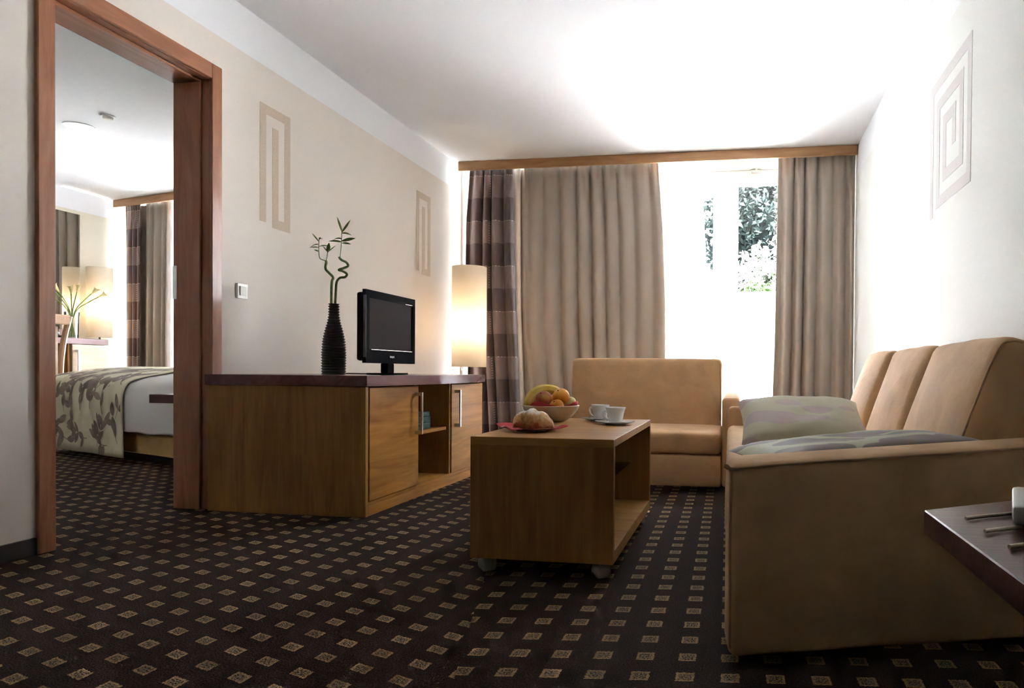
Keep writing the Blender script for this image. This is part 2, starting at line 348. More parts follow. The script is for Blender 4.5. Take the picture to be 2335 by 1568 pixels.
def prism_bm(bm, poly, z0, z1, bev=0, seg=2):
    """z0, z1: number or one value per corner"""
    n = len(poly); a = z0 if isinstance(z0, (list, tuple)) else [z0]*n; b = z1 if isinstance(z1, (list, tuple)) else [z1]*n
    lo = [bm.verts.new((p[0], p[1], a[i])) for i, p in enumerate(poly)]; hi = [bm.verts.new((p[0], p[1], b[i])) for i, p in enumerate(poly)]
    fs = [bm.faces.new(lo[::-1]), bm.faces.new(hi)] + [bm.faces.new((lo[i], lo[(i+1) % n], hi[(i+1) % n], hi[i])) for i in range(n)]
    if bev: bmesh.ops.bevel(bm, geom=list({e for f in fs for e in f.edges}), offset=bev, segments=seg, affect='EDGES', profile=.5)
def prism(parent, name, poly, z0, z1, mat, bev=0, seg=2, org=None):
    bm = bmesh.new(); prism_bm(bm, poly, z0, z1, bev, seg); return fin(name, bm, mat, parent, bev > .01, org)
def lathe_bm(bm, prof, c=(0, 0, 0), seg=32, closed=False):
    rings = []
    for r, z in prof:
        if r < 1e-5: rings.append([bm.verts.new((c[0], c[1], c[2]+z))])
        else: rings.append([bm.verts.new((c[0]+r*math.cos(2*math.pi*i/seg), c[1]+r*math.sin(2*math.pi*i/seg), c[2]+z)) for i in range(seg)])
    for a, b in zip(rings, rings[1:] + ([rings[0]] if closed else [])):
        for i in range(seg):
            j = (i+1) % seg
            if len(a) == 1 and len(b) == 1: continue
            if len(a) == 1: bm.faces.new((a[0], b[j], b[i]))
            elif len(b) == 1: bm.faces.new((a[i], a[j], b[0]))
            else: bm.faces.new((a[i], a[j], b[j], b[i]))
def lathe(parent, name, prof, c, mat, seg=32, closed=False, org=None):
    bm = bmesh.new(); lathe_bm(bm, prof, c, seg, closed); return fin(name, bm, mat, parent, True, org)
def catmull(pts, n=6):
    P = [Vector(p) for p in pts]; P = [P[0]*2-P[1]] + P + [P[-1]*2-P[-2]]; out = []
    for i in range(1, len(P)-2):
        for k in range(n):
            t = k/n; a, b, c, d = P[i-1], P[i], P[i+1], P[i+2]
            out.append(.5*((2*b) + (c-a)*t + (2*a-5*b+4*c-d)*t*t + (-a+3*b-3*c+d)*t**3))
    out.append(P[-2]); return out
def tube_bm(bm, pts, rad, seg=8):
    pts = [Vector(p) for p in pts]; n = len(pts); rs = rad if isinstance(rad, (list, tuple)) else [rad]*n
    up = Vector((0, 0, 1)); prev = None; rings = []
    for i, p in enumerate(pts):
        d = (pts[min(i+1, n-1)] - pts[max(i-1, 0)]).normalized()
        if prev is None:
            a = up if abs(d.z) < .9 else Vector((1, 0, 0)); u = d.cross(a).normalized()
        else:
            u = (prev - d*prev.dot(d)).normalized()
        w = d.cross(u); prev = u
        rings.append([bm.verts.new(p + (u*math.cos(2*math.pi*k/seg) + w*math.sin(2*math.pi*k/seg))*rs[i]) for k in range(seg)])
    for a, b in zip(rings, rings[1:]):
        for k in range(seg): bm.faces.new((a[k], a[(k+1) % seg], b[(k+1) % seg], b[k]))
    bm.faces.new(rings[0][::-1]); bm.faces.new(rings[-1])
def tube(parent, name, pts, rad, mat, seg=8, org=None):
    bm = bmesh.new(); tube_bm(bm, pts, rad, seg); return fin(name, bm, mat, parent, True, org)
def cushion_bm(bm, h, r, bulge=(0, 0, 0), n=12, mat4=None, wr=0, seed=0):
    """rounded box of half size h with soft bulging faces"""
    h = Vector(h); g = [-math.cos(math.pi*i/n) for i in range(n+1)]; idx = {}
    def vert(p):
        k = tuple(round(c, 5) for c in p)
        if k not in idx:
            q = Vector((p[0]*h.x, p[1]*h.y, p[2]*h.z)); c = Vector([max(-(h[i]-r), min(h[i]-r, q[i])) for i in range(3)]); d = q-c
            if d.length > 1e-9: q = c + d.normalized()*r
            b = Vector()
            for i in range(3):
                j, k2 = (i+1) % 3, (i+2) % 3
                b[i] = p[i]*bulge[i]*(1-p[j]**2)*(1-p[k2]**2)
            q = q+b
            if wr:
                nz = noise.noise(q*7+Vector((seed, 0, 0))); q += q.normalized()*nz*wr
            idx[k] = bm.verts.new(mat4 @ q if mat4 else q)
        return idx[k]
    for ax in range(3):
        for s in (-1, 1):
            for i in range(n):
                for j in range(n):
                    c = []
                    for a, b in ((i, j), (i+1, j), (i+1, j+1), (i, j+1)):
                        p = [0, 0, 0]; p[ax] = s; p[(ax+1) % 3] = g[a]; p[(ax+2) % 3] = g[b]; c.append(vert(p))
                    bm.faces.new(c)
def cushion(parent, name, h, r, mat, bulge=(0, 0, 0), mat4=None, n=12, wr=0, seed=0, org=None):
    bm = bmesh.new(); cushion_bm(bm, h, r, bulge, n, mat4, wr, seed); return fin(name, bm, mat, parent, True, org)
def pillow_bm(bm, w, d, h, mat4, n=22, seed=0):
    top, bot = {}, {}
    for i in range(n+1):
        for j in range(n+1):
            u, v = -1+2*i/n, -1+2*j/n
            x = w*u*(1-.07*(1-v*v)*0-.06*math.cos(v*math.pi/2)); y = d*v*(1-.06*math.cos(u*math.pi/2))
            t = h*(max(0, (1-u**4)*(1-v**4)))**.55
            nz = noise.noise(Vector((u*2.2+seed, v*2.2, seed)))*.16 + noise.noise(Vector((u*5, v*5, seed)))*.06
            top[i, j] = bm.verts.new(mat4 @ Vector((x, y, t*(1+nz))))
            bot[i, j] = top[i, j] if (i in (0, n) or j in (0, n)) else bm.verts.new(mat4 @ Vector((x, y, -t*(.7+nz*.4))))
    for q in (top, bot):
        for i in range(n):
            for j in range(n): bm.faces.new((q[i, j], q[i+1, j], q[i+1, j+1], q[i, j+1]))
def pol(pts, t):
    for (a, x), (b, y) in zip(pts, pts[1:]):
        if t <= b: return x + (y-x)*((t-a)/(b-a) if b > a else 0)
    return pts[-1][1]
def curtain(name, left, right, y, z0, z1, n, amp, mat, seed, loc=None, rotz=0, ratio=1.7, nv=22, gather=1.6, thick=.004):
    """left, right: lists of (t from the top 0..1, x)"""
    rnd = random.Random(seed); ph = [rnd.uniform(0, 6.28) for _ in range(4)]; nu = int(n*14)
    bm = bmesh.new(); uvl = bm.loops.layers.uv.new('UVMap'); V = {}; UV = {}
    w0 = abs(right[0][1]-left[0][1])
    for j in range(nv+1):
        t = j/nv; xl_, xr_ = pol(left, t), pol(right, t)
        for i in range(nu+1):
            s = i/nu
            sw = s + .18/n*math.sin(2*math.pi*s*1.3+ph[0]) * math.sin(math.pi*s)
            a = amp*(.85+.25*math.sin(2*math.pi*s*1.3+ph[1]))
            f = 2*math.pi*n*sw + .5*math.sin(t*2.2+ph[3])*s
            yy = math.sin(f) + .16*math.sin(2*f+ph[2])
            k = max(0, 1-t/.12)
            yy = yy*(1-.6*k) + k*.5*math.sin(f*2+ph[1])
            x = xl_ + (xr_-xl_)*s + .25*amp*math.cos(f)*math.sin(math.pi*s)
            V[i, j] = bm.verts.new((x, y + a*yy*(1+.25*t), z1+(z0-z1)*t)); UV[i, j] = (s*w0*ratio, z0+(z1-z0)*(1-t))
    for j in range(nv):
        for i in range(nu):
            f = bm.faces.new((V[i, j], V[i+1, j], V[i+1, j+1], V[i, j+1])); f.smooth = True
            for lp, key in zip(f.loops, ((i, j), (i+1, j), (i+1, j+1), (i, j+1))): lp[uvl].uv = UV[key]
    me = bpy.data.meshes.new(name); bm.to_mesh(me); bm.free(); me.materials.append(mat)
    o = bpy.data.objects.new(name, me); C.objects.link(o)
    if loc: o.location = loc
    o.rotation_euler = (0, 0, rotz)
    if thick:
        sm = o.modifiers.new('thickness', 'SOLIDIFY'); sm.thickness = thick; sm.offset = 0
    return o
def struct(o): o['kind'] = 'structure'; return o
def multi(name, boxes, mat, bev=0):
    bm = bmesh.new()
    for b in boxes: bbox(bm, *b, bev=bev)
    return struct(fin(name, bm, mat))

XL, XR, H, HB, YW = -2.508, 0.938, 2.525, 2.30, 6.12
# ------------------------------------------------------------------ the setting
multi('floor', [(-7.1, 1.1, -1.0, 6.34, -.02, 0), (-7.1, -2.6, 6.34, 7.3, -.02, 0)], M['carpet'])
multi('ceiling', [(-7.1, 1.1, -1.0, 6.36, H, H+.15), (-7.1, -2.6, 6.36, 7.4, H, H+.15)], M['ceil'])
DY0, DY1, DZ = 2.155, 2.955, 2.075
multi('wall_left', [(-2.68, XL, -1.0, DY0, 0, H), (-2.68, XL, DY1, 6.34, 0, H), (-2.68, XL, DY0, DY1, DZ, H)], M['wall_l'])
multi('wall_right', [(XR, XR+.15, -1.0, 6.34, 0, H)], M['wall_r'])
multi('wall_back', [(XL, XR, -1.0, -.9, 0, H)], M['back'])  # unseen; set close and dark to cut light bouncing back into the room
multi('wall_bedroom_back', [(-6.87, -2.68, .75, .85, 0, H)], M['wall_o'])  # unseen wall, kept white and near to brighten the bedroom
multi('wall_window', [(XL, XR, YW, YW+.22, 2.47, H), (XL, XR, YW, YW+.22, 0, .03)], M['wall_o'])
multi('wall_bedroom_left', [(-7.02, -6.87, .75, 7.3, 0, H)], M['wall_b'])
# painted stencils on the walls (thin paint film pieces)
def spiral(parent, name, x, side, bars, mat):
    bm = bmesh.new()
    for (y0, y1, z0, z1) in bars: bbox(bm, x if side > 0 else x-.0012, x+.0012 if side > 0 else x, y0, y1, z0, z1)
    o = fin(name, bm, mat, parent); return o
wl = bpy.data.objects['wall_left']; wr_ = bpy.data.objects['wall_right']
for y0 in (3.287, 5.075):
    b = .05; zt, zb = 2.09, 1.443
    spiral(wl, 'painted_motif', XL, 1, [(y0, y0+b, zb+.02, zt), (y0+b, y0+5*b, zt-.05, zt), (y0+4*b, y0+5*b, zb, zt-.05), (y0+2*b, y0+4*b, zb, zb+.05), (y0+2*b, y0+3*b, zb+.05, zt-.105)], M['motif'])
b = .052; y0, y1, zb, zt = 3.03, 3.64, 1.475, 2.095
bars = [(y1-b, y1, zb-.03, zt), (y0+b, y1-b, zt-b, zt), (y0, y0+b, zb, zt), (y0+b, y1-2*b, zb, zb+b),
        (y1-3*b, y1-2*b, zb+b, zt-2*b), (y0+2*b, y1-3*b, zt-3*b, zt-2*b), (y0+2*b, y0+3*b, zb+2*b, zt-3*b), (y0+3*b, y1-4*b, zb+2*b, zb+3*b),
        (y1-5*b, y1-4*b, zb+3*b, zt-4*b), (y0+4*b, y1-5*b, zt-5*b, zt-4*b), (y0+4*b, y0+5*b, zb+4.5*b, zt-5*b)]
spiral(wr_, 'painted_motif', XR, -1, bars, M['motif_r'])
# skirting
multi('baseboard_left', [(XL, XL+.014, -.9, 2.105, 0, .062), (XL, XL+.014, 3.005, 6.1, 0, .062)], M['base'], .002)
multi('baseboard_right', [(XR-.014, XR, -.9, 6.1, 0, .062)], M['base'], .002)
multi('baseboard_bedroom', [(-6.87, -6.856, .85, 6.9, 0, .062)], M['base'], .002)
# door opening lining
d1 = bpy.data.objects.new('door_1', None); C.objects.link(d1); d1.location = (XL, 2.55, 0); ORG['door_1'] = Vector((XL, 2.55, 0)); struct(d1)
d1['label'] = 'reddish wooden door lining with flat casing around the open doorway'
box(d1, 'casing', (XL, XL+.018, 2.108, 2.173, 0, 2.134), M['frame'], .003)
box(d1, 'casing', (XL, XL+.018, 2.935, 3.000, 0, 2.134), M['frame'], .003)
box(d1, 'casing_head', (XL+.0005, XL+.0185, 2.173, 2.935, 2.060, 2.134), M['frame_h'], .003)
box(d1, 'jamb', (-2.695, XL, 2.155, 2.172, 0, 2.06), M['frame'], .002)
box(d1, 'jamb', (-2.695, XL, 2.938, 2.955, 0, 2.06), M['frame'], .002)
box(d1, 'jamb_head', (-2.695, XL, 2.155, 2.955, 2.058, 2.075), M['frame_h'], .002)
box(d1, 'door_stop', (-2.693, -2.548, 2.172, 2.186, 0, 2.046), M['frame'], .003)
box(d1, 'door_stop', (-2.693, -2.548, 2.924, 2.938, 0, 2.046), M['frame'], .003)
box(d1, 'stop_head', (-2.693, -2.548, 2.172, 2.938, 2.044, 2.058), M['frame_h'], .003)
box(d1, 'casing', (-2.70, -2.682, 2.108, 2.173, 0, 2.134), M['frame'], .003)
box(d1, 'casing', (-2.70, -2.682, 2.937, 3.000, 0, 2.134), M['frame'], .003)
box(d1, 'strike_plate', (-2.6935, -2.672, 2.9222, 2.9242, 1.01, 1.17), M['steel'], 0)
# windows
w1 = bpy.data.objects.new('window_1', None); C.objects.link(w1); w1.location = (-.785, YW, 0); ORG['window_1'] = Vector((-.785, YW, 0)); struct(w1)
w1['label'] = 'white framed full height terrace window with glazed door'
yy0, yy1 = YW+.08, YW+.15
box(w1, 'frame_head', (XL+.01, XR-.01, yy0, yy1, 2.405, 2.468), M['white_frame'], .004)
box(w1, 'threshold', (XL+.01, XR-.01, yy0, yy1, .032, .09), M['white_frame'], .004)
for x0, x1 in ((XL+.005, XL+.04), (-1.45, -1.37), (-.235, -.13), (XR-.07, XR-.01)):
    box(w1, 'frame_post', (x0, x1, yy0, yy1, .09, 2.405), M['white_frame'], .004)
lf = box(w1, 'door_leaf_stile', (-.128, -.012, yy0-.03, yy1-.02, .092, 2.40), M['white_frame'], .006)
box(w1, 'door_leaf_stile', (.80, .866, yy0-.03, yy1-.02, .092, 2.40), M['white_frame'], .006)
box(w1, 'door_leaf_rail', (-.012, .80, yy0-.03, yy1-.02, 2.335, 2.40), M['white_frame'], .006)
box(w1, 'door_leaf_rail', (-.012, .80, yy0-.03, yy1-.02, .092, .20), M['white_frame'], .006)
bm = bmesh.new(); tube_bm(bm, [(-.07, yy0-.032, 1.10), (-.07, yy0-.075, 1.10)], .010); tube_bm(bm, [(-.07, yy0-.07, 1.115), (-.07, yy0-.07, .99)], .010)
fin('handle', bm, M['white_frame'], lf, True)
bm = bmesh.new(); bbox(bm, .10, .18, yy0-.045, yy0-.002, 2.440, 2.455); bbox(bm, .13, .15, yy0-.045, yy0-.002, 2.455, 2.49)
fin('latch_bracket', bm, M['laptop'], w1)
for x0, x1 in ((XL+.04, -1.45), (-1.37, -.235), (-.012, .80)):
    box(w1, 'pane', (x0, x1, yy0+.02, yy0+.026, .09 if x1 < 0 else .20, 2.405 if x1 < 0 else 2.335), M['glass'], 0)
# bedroom window wall, turned a little
TH = R_(-12.93); BO = Vector((-6.87, 6.617, 0))
def bl(s, off, z=0): return Vector((BO.x + s*math.cos(TH) - off*math.sin(TH), BO.y + s*math.sin(TH) + off*math.cos(TH), z))
bm = bmesh.new()
for b_ in ((-.1, 4.42, .34, .54, 2.47, 2.525), (-.1, 4.42, .34, .54, 0, .03), (4.28, 4.42, .34, .54, .03, 2.47)): bbox(bm, *b_)
o = struct(fin('wall_bedroom_window', bm, M['wall_o'], org=Vector((0, 0, 0)))); o.location = BO; o.rotation_euler = (0, 0, TH)
w2 = bpy.data.objects.new('window_2', None); C.objects.link(w2); w2.location = BO; w2.rotation_euler = (0, 0, TH); ORG['window_2'] = Vector(); struct(w2)
w2['label'] = 'white framed bedroom window behind curtains'
box(w2, 'frame_head', (-.05, 4.28, .40, .47, 2.40, 2.47), M['white_frame'], .004)
box(w2, 'frame_sill', (-.05, 4.28, .40, .47, .03, .10), M['white_frame'], .004)
for s0 in (.0, 1.40, 2.8, 4.2): box(w2, 'frame_post', (s0, s0+.07, .40, .47, .10, 2.40), M['white_frame'], .004)
for s0 in (.07, 1.47, 2.87): box(w2, 'pane', (s0, s0+1.33, .42, .426, .10, 2.40), M['glass'], 0)
# outside
multi('terrace', [(-14, 10, 6.36, 30, -.15, -.03)], M['terrace'])
g = multi('garden_wall', [(-16, 12, 12.0, 12.2, -.03, 2.06)], M['gwall']); del g['kind']; tag(g, 'plain white rendered garden wall beyond the terrace window', 'wall')
def plant(name, label, cat, c, r, nleaf, size, mat, seed, trunk=None, group=None):
    rnd = random.Random(seed); t = thing(name, label, cat, (c[0], c[1], -.03), group=group)
    bm = bmesh.new()
    for _ in range(nleaf):
        while True:
            p = Vector((rnd.uniform(-1, 1), rnd.uniform(-1, 1), rnd.uniform(-1, 1)))
            if .35 < p.length < 1: break
        k = 1 + .35*noise.noise(p*2.3+Vector((seed, 0, 0)))
        q = Vector((c[0]+p.x*r[0]*k, c[1]+p.y*r[1]*k, c[2]+p.z*r[2]*k))
        if q.z < .05: q.z = rnd.uniform(.05, .3)
        s = size*rnd.uniform(.5, 1.2); a = Vector((rnd.uniform(-1, 1), rnd.uniform(-1, 1), rnd.uniform(-1, 1))).normalized(); b = a.orthogonal().normalized()
        vv = [bm.verts.new(q+d) for d in (a*s, b*s*.5, -a*s, -b*s*.5)]; bm.faces.new(vv)
    me = bpy.data.meshes.new('crown'); bmesh.ops.translate(bm, vec=-ORG[t.name], verts=bm.verts); bm.to_mesh(me); bm.free(); me.materials.append(mat)
    o = bpy.data.objects.new('crown', me); C.objects.link(o); o.parent = t
    tube(t, 'trunk', [(c[0], c[1], -.03), (c[0]+.05, c[1], c[2]*.6), (c[0], c[1], c[2])], [.14*r[0], .1*r[0], .05*r[0]], M['bark'], 8)
    return t
plant('dark_tree', 'tall dark leafy tree seen through the terrace door', 'tree', (1.0, 16.0, 4.4), (1.75, 1.3, 3.0), 20000, .105, M['fol_d'], 3)
plant('dark_tree', 'dark leafy tree behind the sheer curtain', 'tree', (-2.9, 16.3, 4.2), (1.75, 1.3, 2.9), 12000, .12, M['fol_d'], 4)
plant('blossom_shrub', 'white flowering shrub seen through the terrace door', 'shrub', (.62, 13.9, 2.0), (1.0, .55, 1.15), 5200, .075, M['fol_w'], 5)
plant('green_shrub', 'bright green shrub low behind the garden wall', 'shrub', (.35, 12.85, 1.75), (.85, .3, .55), 2600, .06, M['fol_g'], 6)
plant('green_tree', 'pale green tree reflected in the bedroom mirror', 'tree', (-7.0, 15.2, 3.2), (1.7, 1.0, 2.6), 4500, .17, M['fol_g'], 8)

# ------------------------------------------------------------------ pelmets and curtains
def pelmet(label, loc, rotz, w, z0, z1, dep):
    t = thing('curtain_pelmet', label, 'pelmet', loc, rotz, local=True)
    box(t, 'fascia', (0, w, 0, .022, z0, z1), M['pelmet'], .003)
    box(t, 'rail', (.02, w-.02, .09, .12, z1-.022, z1-.001), M['white_frame'], .002)
    if dep: box(t, 'end_return', (0, .018, .022, .30, z0, z1), M['pelmet'], .002)
    return t
pelmet('long light brown wooden pelmet above the living room curtains', (-2.47, 5.79, 0), 0, 3.405, 2.444, 2.524, False)
pelmet('short light brown wooden pelmet above the bedroom curtains', bl(.03, 0), TH, 4.2, 2.444, 2.524, False)
tag(curtain('plaid_curtain', [(0, -2.40), (.2, -2.435), (.5, -2.44), (1, -2.36)], [(0, -2.00), (.4, -1.98), (.7, -1.945), (1, -1.91)], 5.90, .02, 2.49, 4.2, .035, M['plaid'], 11, ratio=1.35),
    'brown and mauve checked curtain behind the floor lamp', 'curtain')
tag(curtain('beige_curtain', [(0, -2.08), (1, -2.05)], [(0, -1.84), (.5, -1.83), (1, -1.74)], 5.975, .02, 2.49, 2.0, .022, M['drape'], 12),
    'narrow beige curtain strip beside the checked curtain', 'curtain', 'beige living room curtains')
tag(curtain('beige_curtain', [(0, -1.895), (.55, -1.885), (1, -1.80)], [(0, -.70), (.25, -.65), (.5, -.625), (1, -.615)], 5.905, .02, 2.49, 9.0, .026, M['drape'], 13),
    'wide beige curtain with soft folds behind the two-seater', 'curtain', 'beige living room curtains')
tag(curtain('beige_curtain', [(0, .315), (.6, .30), (1, .275)], [(0, .934), (1, .934)], 5.905, .02, 2.49, 6.0, .034, M['drape'], 19),
    'beige curtain right of the terrace door, beside the cream wall', 'curtain', 'beige living room curtains')
tag(curtain('sheer_curtain', [(0, -.72), (1, -.68)], [(0, -.34), (.3, -.29), (1, -.22)], 6.02, .03, 2.49, 6.0, .03, M['sheer'], 15, thick=0),
    'white sheer curtain in front of the living room window', 'curtain')
def bcurt(name, label, s0, s1, b0, b1, off, n, amp, mat, seed, group=None, **k):
    o = curtain(name, [(0, s0), (1, b0)], [(0, s1), (1, b1)], off, .02, 2.49, n, amp, mat, seed, BO, TH, **k); tag(o, label, 'curtain', group)
bcurt('plaid_curtain', 'brown checked curtain behind the bedroom floor lamp', .05, .30, .06, .28, .13, 3, .028, M['plaid'], 21, ratio=1.5)
bcurt('taupe_curtain', 'dark taupe curtain lining folded beside the bedroom checked curtain', .14, .45, .13, .43, .20, 3, .014, M['drape_d'], 22)
bcurt('beige_curtain', 'pale beige bedroom curtain beyond the bed', .365, .76, .345, .74, .15, 4, .03, M['drape'], 23, 'beige bedroom curtains')
bcurt('sheer_curtain', 'white sheer bedroom curtain beyond the bed', .58, 2.6, .56, 2.6, .26, 18, .025, M['sheer2'], 24, thick=0)
bcurt('beige_curtain', 'beige bedroom curtain at the far end of the window, seen in the mirror', 2.5, 4.15, 2.45, 4.15, .15, 13, .035, M['drape'], 25, 'beige bedroom curtains')

# ------------------------------------------------------------------ sofa along the right wall
sofa = thing('sofa', 'long tan suede sofa with three back cushions along the right wall', 'sofa', (.45, 2.7, 0))
A0, A1 = (-.017, 1.567), (.915, 1.885)
dn = Vector((A1[0]-A0[0], A1[1]-A0[1])).normalized(); nn = Vector((-dn.y, dn.x))*.125
# near arm, its outer face turned slightly
prism(sofa, 'armrest', [A0, A1, (A1[0], A1[1]+.13), (A0[0]+nn.x*.3, A0[1]+.135)], .028, [.468, .520, .525, .478], M['suede'], .022, 3)
prism(sofa, 'armrest', [(-.052, 3.735), (.90, 3.735), (.90, 3.850), (-.052, 3.850)], .028, .492, M['suede'], .022, 3)
prism(sofa, 'base', [(-.020, 1.715), (.90, 2.02), (.90, 3.73), (-.048, 3.73)], .028, .255, M['suede'], .010, 2)
prism(sofa, 'seat_cushion', [(-.030, 1.712), (.64, 1.93), (.62, 3.73), (-.055, 3.73)], .258, .395, M['suede'], .03, 3)
prism(sofa, 'back_frame', [(.80, 2.02), (.905, 2.04), (.905, 3.73), (.80, 3.73)], .258, .70, M['suede'], .02, 2)
bk = [(1.955, 2.615, .772), (2.605, 3.215, .762), (3.205, 3.73, .742)]
for i, (ya, yb, xt) in enumerate(bk):
    lean = R_(19); w = (yb-ya)/2
    m4 = Matrix.Translation((xt-.075, (ya+yb)/2, .565)) @ Matrix.Rotation(lean, 4, 'Y')
    c_ = cushion(sofa, 'back_cushion', (.075, w, .212), .035, M['suede'], (.022, .0, .010), m4, 16, .004, i*3.1)
    if i == 0:
        pts = [m4 @ Vector((x, -w*.985+.004, z)) for x, z in ((-.050, -.19), (-.074, -.15), (-.078, 0), (-.072, .165), (-.045, .198), (-.02, .204))]
        tube(c_, 'piping', catmull(pts, 5), .0032, M['seam'], 6)
tube(sofa, 'piping', catmull([(A0[0]+.004, A0[1]+.012, .05), (A0[0]+.004, A0[1]+.012, .43), (A0[0]+.03, A0[1]+.012, .462), (.45, 1.726, .487), (.89, 1.876, .511)], 8), .0035, M['seam'], 6)
for x, y in ((.04, 1.68), (.84, 2.0), (.04, 3.70), (.84, 3.70)): lathe(sofa, 'foot', [(0, 0), (.022, 0), (.022, .030), (0, .030)], (x, y, 0), M['tvmatte'], 12)
# cushions on the sofa
bm = bmesh.new(); m4 = Matrix.Translation((.320, 1.985, .470)) @ Matrix.Rotation(R_(17), 4, 'Z') @ Matrix.Rotation(R_(0), 4, 'X') @ Matrix.Rotation(R_(-4.5), 4, 'Y')
pillow_bm(bm, .315, .185, .036, m4, seed=2)
o = fin('throw_pillow', bm, M['pillow'], None, True, Vector((.315, 2.02, .40))); tag(o, 'olive and brown leaf-patterned pillow lying flat behind the near sofa arm', 'pillow', 'patterned pillows on the sofa')
bm = bmesh.new(); m4 = Matrix.Translation((.232, 2.58, .498)) @ Matrix.Rotation(R_(3), 4, 'Z') @ Matrix.Rotation(R_(21), 4, 'X')
pillow_bm(bm, .228, .19, .055, m4, seed=5)
o = fin('throw_pillow', bm, M['pillow2'], None, True, Vector((.235, 2.60, .40))); tag(o, 'pale cream and mauve pillow propped up behind the flat pillow', 'pillow', 'patterned pillows on the sofa')

# ------------------------------------------------------------------ two-seater under the window
lv = thing('loveseat', 'tan suede two-seater with one arm in front of the window', 'sofa', (-.5, 4.25, 0))
box(lv, 'base', (-1.02, -.092, 3.90, 4.72, .028, .205), M['suede'], .012, 2)
cushion(lv, 'seat_cushion', (.464, .335, .063), .03, M['suede'], (0, 0, .012), Matrix.Translation((-.556, 4.235, .270)), 12)
bk_ = cushion(lv, 'backrest', (.51, .075, .272), .030, M['suede'], (0, .016, .004), Matrix.Translation((-.62, 4.652, .492)) @ Matrix.Rotation(R_(-5), 4, 'X'), 14)
tube(bk_, 'piping', [(-.114, 4.566, .36), (-.114, 4.582, .56), (-.116, 4.600, .735)], .004, M['seam'], 6)
box(lv, 'armrest', (-.088, .012, 3.895, 4.74, .028, .535), M['suede'], .022, 3)
for x, y in ((-.98, 3.95), (-.03, 3.95), (-.98, 4.68), (-.03, 4.68)): lathe(lv, 'foot', [(0, 0), (.022, 0), (.022, .030), (0, .030)], (x, y, 0), M['tvmatte'], 12)

# ------------------------------------------------------------------ television cabinet
cb = thing('tv_cabinet', 'low oak cabinet with dark mahogany top against the left wall', 'cabinet', (-2.08, 3.63, 0))
F = -1.690
box(cb, 'side_panel', (-2.490, -1.678, 2.905, 2.930, 0, .600), M['oak_v'], .002)
box(cb, 'side_panel', (-2.490, -1.690, 4.345, 4.368, 0, .600), M['oak_v'], .002)
box(cb, 'back_panel', (-2.490, -2.478, 2.931, 4.344, .05, .600), M['oak_v'], 0)
box(cb, 'plinth', (-1.700, -1.680, 2.931, 4.344, 0, .047), M['oak_y'], .002)
box(cb, 'floor_panel', (-2.477, -1.684, 2.931, 4.344, .048, .066), M['oak_y'], .001)
box(cb, 'divider', (-2.477, -1.694, 3.420, 3.438, .067, .600), M['oak_v'], .001)
box(cb, 'divider', (-2.477, -1.682, 3.832, 3.850, .067, .600), M['oak_v'], .001)
box(cb, 'shelf', (-2.477, -1.700, 3.439, 3.831, .328, .346), M['oak_y'], .001)
n = 16; ya, yb = 2.897, 4.378
front = [(-1.668 + .040*math.sin(math.pi*i/n), ya+(yb-ya)*i/n) for i in range(n+1)]
prism(cb, 'top', [(-2.500, ya)] + front + [(-2.500, yb)], .601, .650, M['maho'], .0015, 1)
for y0, y1, yh in ((2.934, 3.424, 3.395), (3.853, 4.343, 3.900)):
    d_ = box(cb, 'door', (-1.6925, -1.6745, y0, y1, .070, .594), M['oak_y'], .0015)
    bm = bmesh.new(); bbox(bm, -1.646, -1.637, yh-.007, yh+.007, .340, .560, .001); bbox(bm, -1.6745, -1.6455, yh-.006, yh+.006, .340, .358); bbox(bm, -1.6745, -1.6455, yh-.006, yh+.006, .542, .560)
    fin('handle', bm, M['steel'], d_)
# books on its shelf
for i, (dz, th, w, lab) in enumerate(((0, .034, .205, 'lowest of the three teal books stacked in the cabinet'), (.0345, .034, .20, 'middle one of the three teal books stacked in the cabinet'), (.069, .026, .185, 'topmost of the three teal books stacked in the cabinet'))):
    z = .3465+dz; t = thing('book', lab, 'book', (-1.86, 3.63, z), group='teal books in the cabinet')
    y0 = 3.49 + .012*i; y1 = y0+w; xf = -1.735-.004*i
    box(t, 'pages', (xf-.145, xf-.006, y0+.004, y1-.004, z+.003, z+th-.003), M['paper'], 0)
    bm = bmesh.new(); bbox(bm, xf-.15, xf, y0, y1, z, z+.0029, .001); bbox(bm, xf-.15, xf, y0, y1, z+th-.0029, z+th, .001); bbox(bm, xf-.0059, xf+.002, y0+.0, y1, z+.001, z+th-.001, .002)
    fin('cover', bm, M['book'], t)

# ------------------------------------------------------------------ television
tv = thing('television', 'small black flat screen television on the oak cabinet', 'television', (-1.905, 3.52, .651))
ty0, ty1, tz0, tz1, tx = 3.255, 3.795, .712, 1.090, -1.880
bm = bmesh.new(); bbox(bm, tx-.062, tx-.0205, ty0+.012, ty1-.012, tz0+.012, tz1-.012, .012, 2); fin('back_housing', bm, M['tvmatte'], tv, True)
bm = bmesh.new(); bx0, bx1 = tx-.02, tx
s0, s1, q0, q1 = ty0+.034, ty1-.034, tz0+.072, tz1-.040
for b_ in ((bx0, bx1, ty0, ty1, tz0, q0), (bx0, bx1, ty0, ty1, q1, tz1), (bx0, bx1, ty0, s0, q0, q1), (bx0, bx1, s1, ty1, q0, q1)): bbox(bm, *b_)
bmesh.ops.remove_doubles(bm, verts=bm.verts, dist=1e-5)
bz = fin('bezel', bm, M['tvblack'], tv)
box(tv, 'screen', (bx0+.001, bx1-.005, s0, s1, q0, q1), M['screen'], 0)
bm = bmesh.new(); bbox(bm, bx0+.006, bx1+.0006, ty0-.0012, ty0+.0008, tz0+.03, tz1-.03); fin('edge_highlight_trim', bm, M['caster_w'], bz)  # paler strip stands in for the highlight along the bezel edge
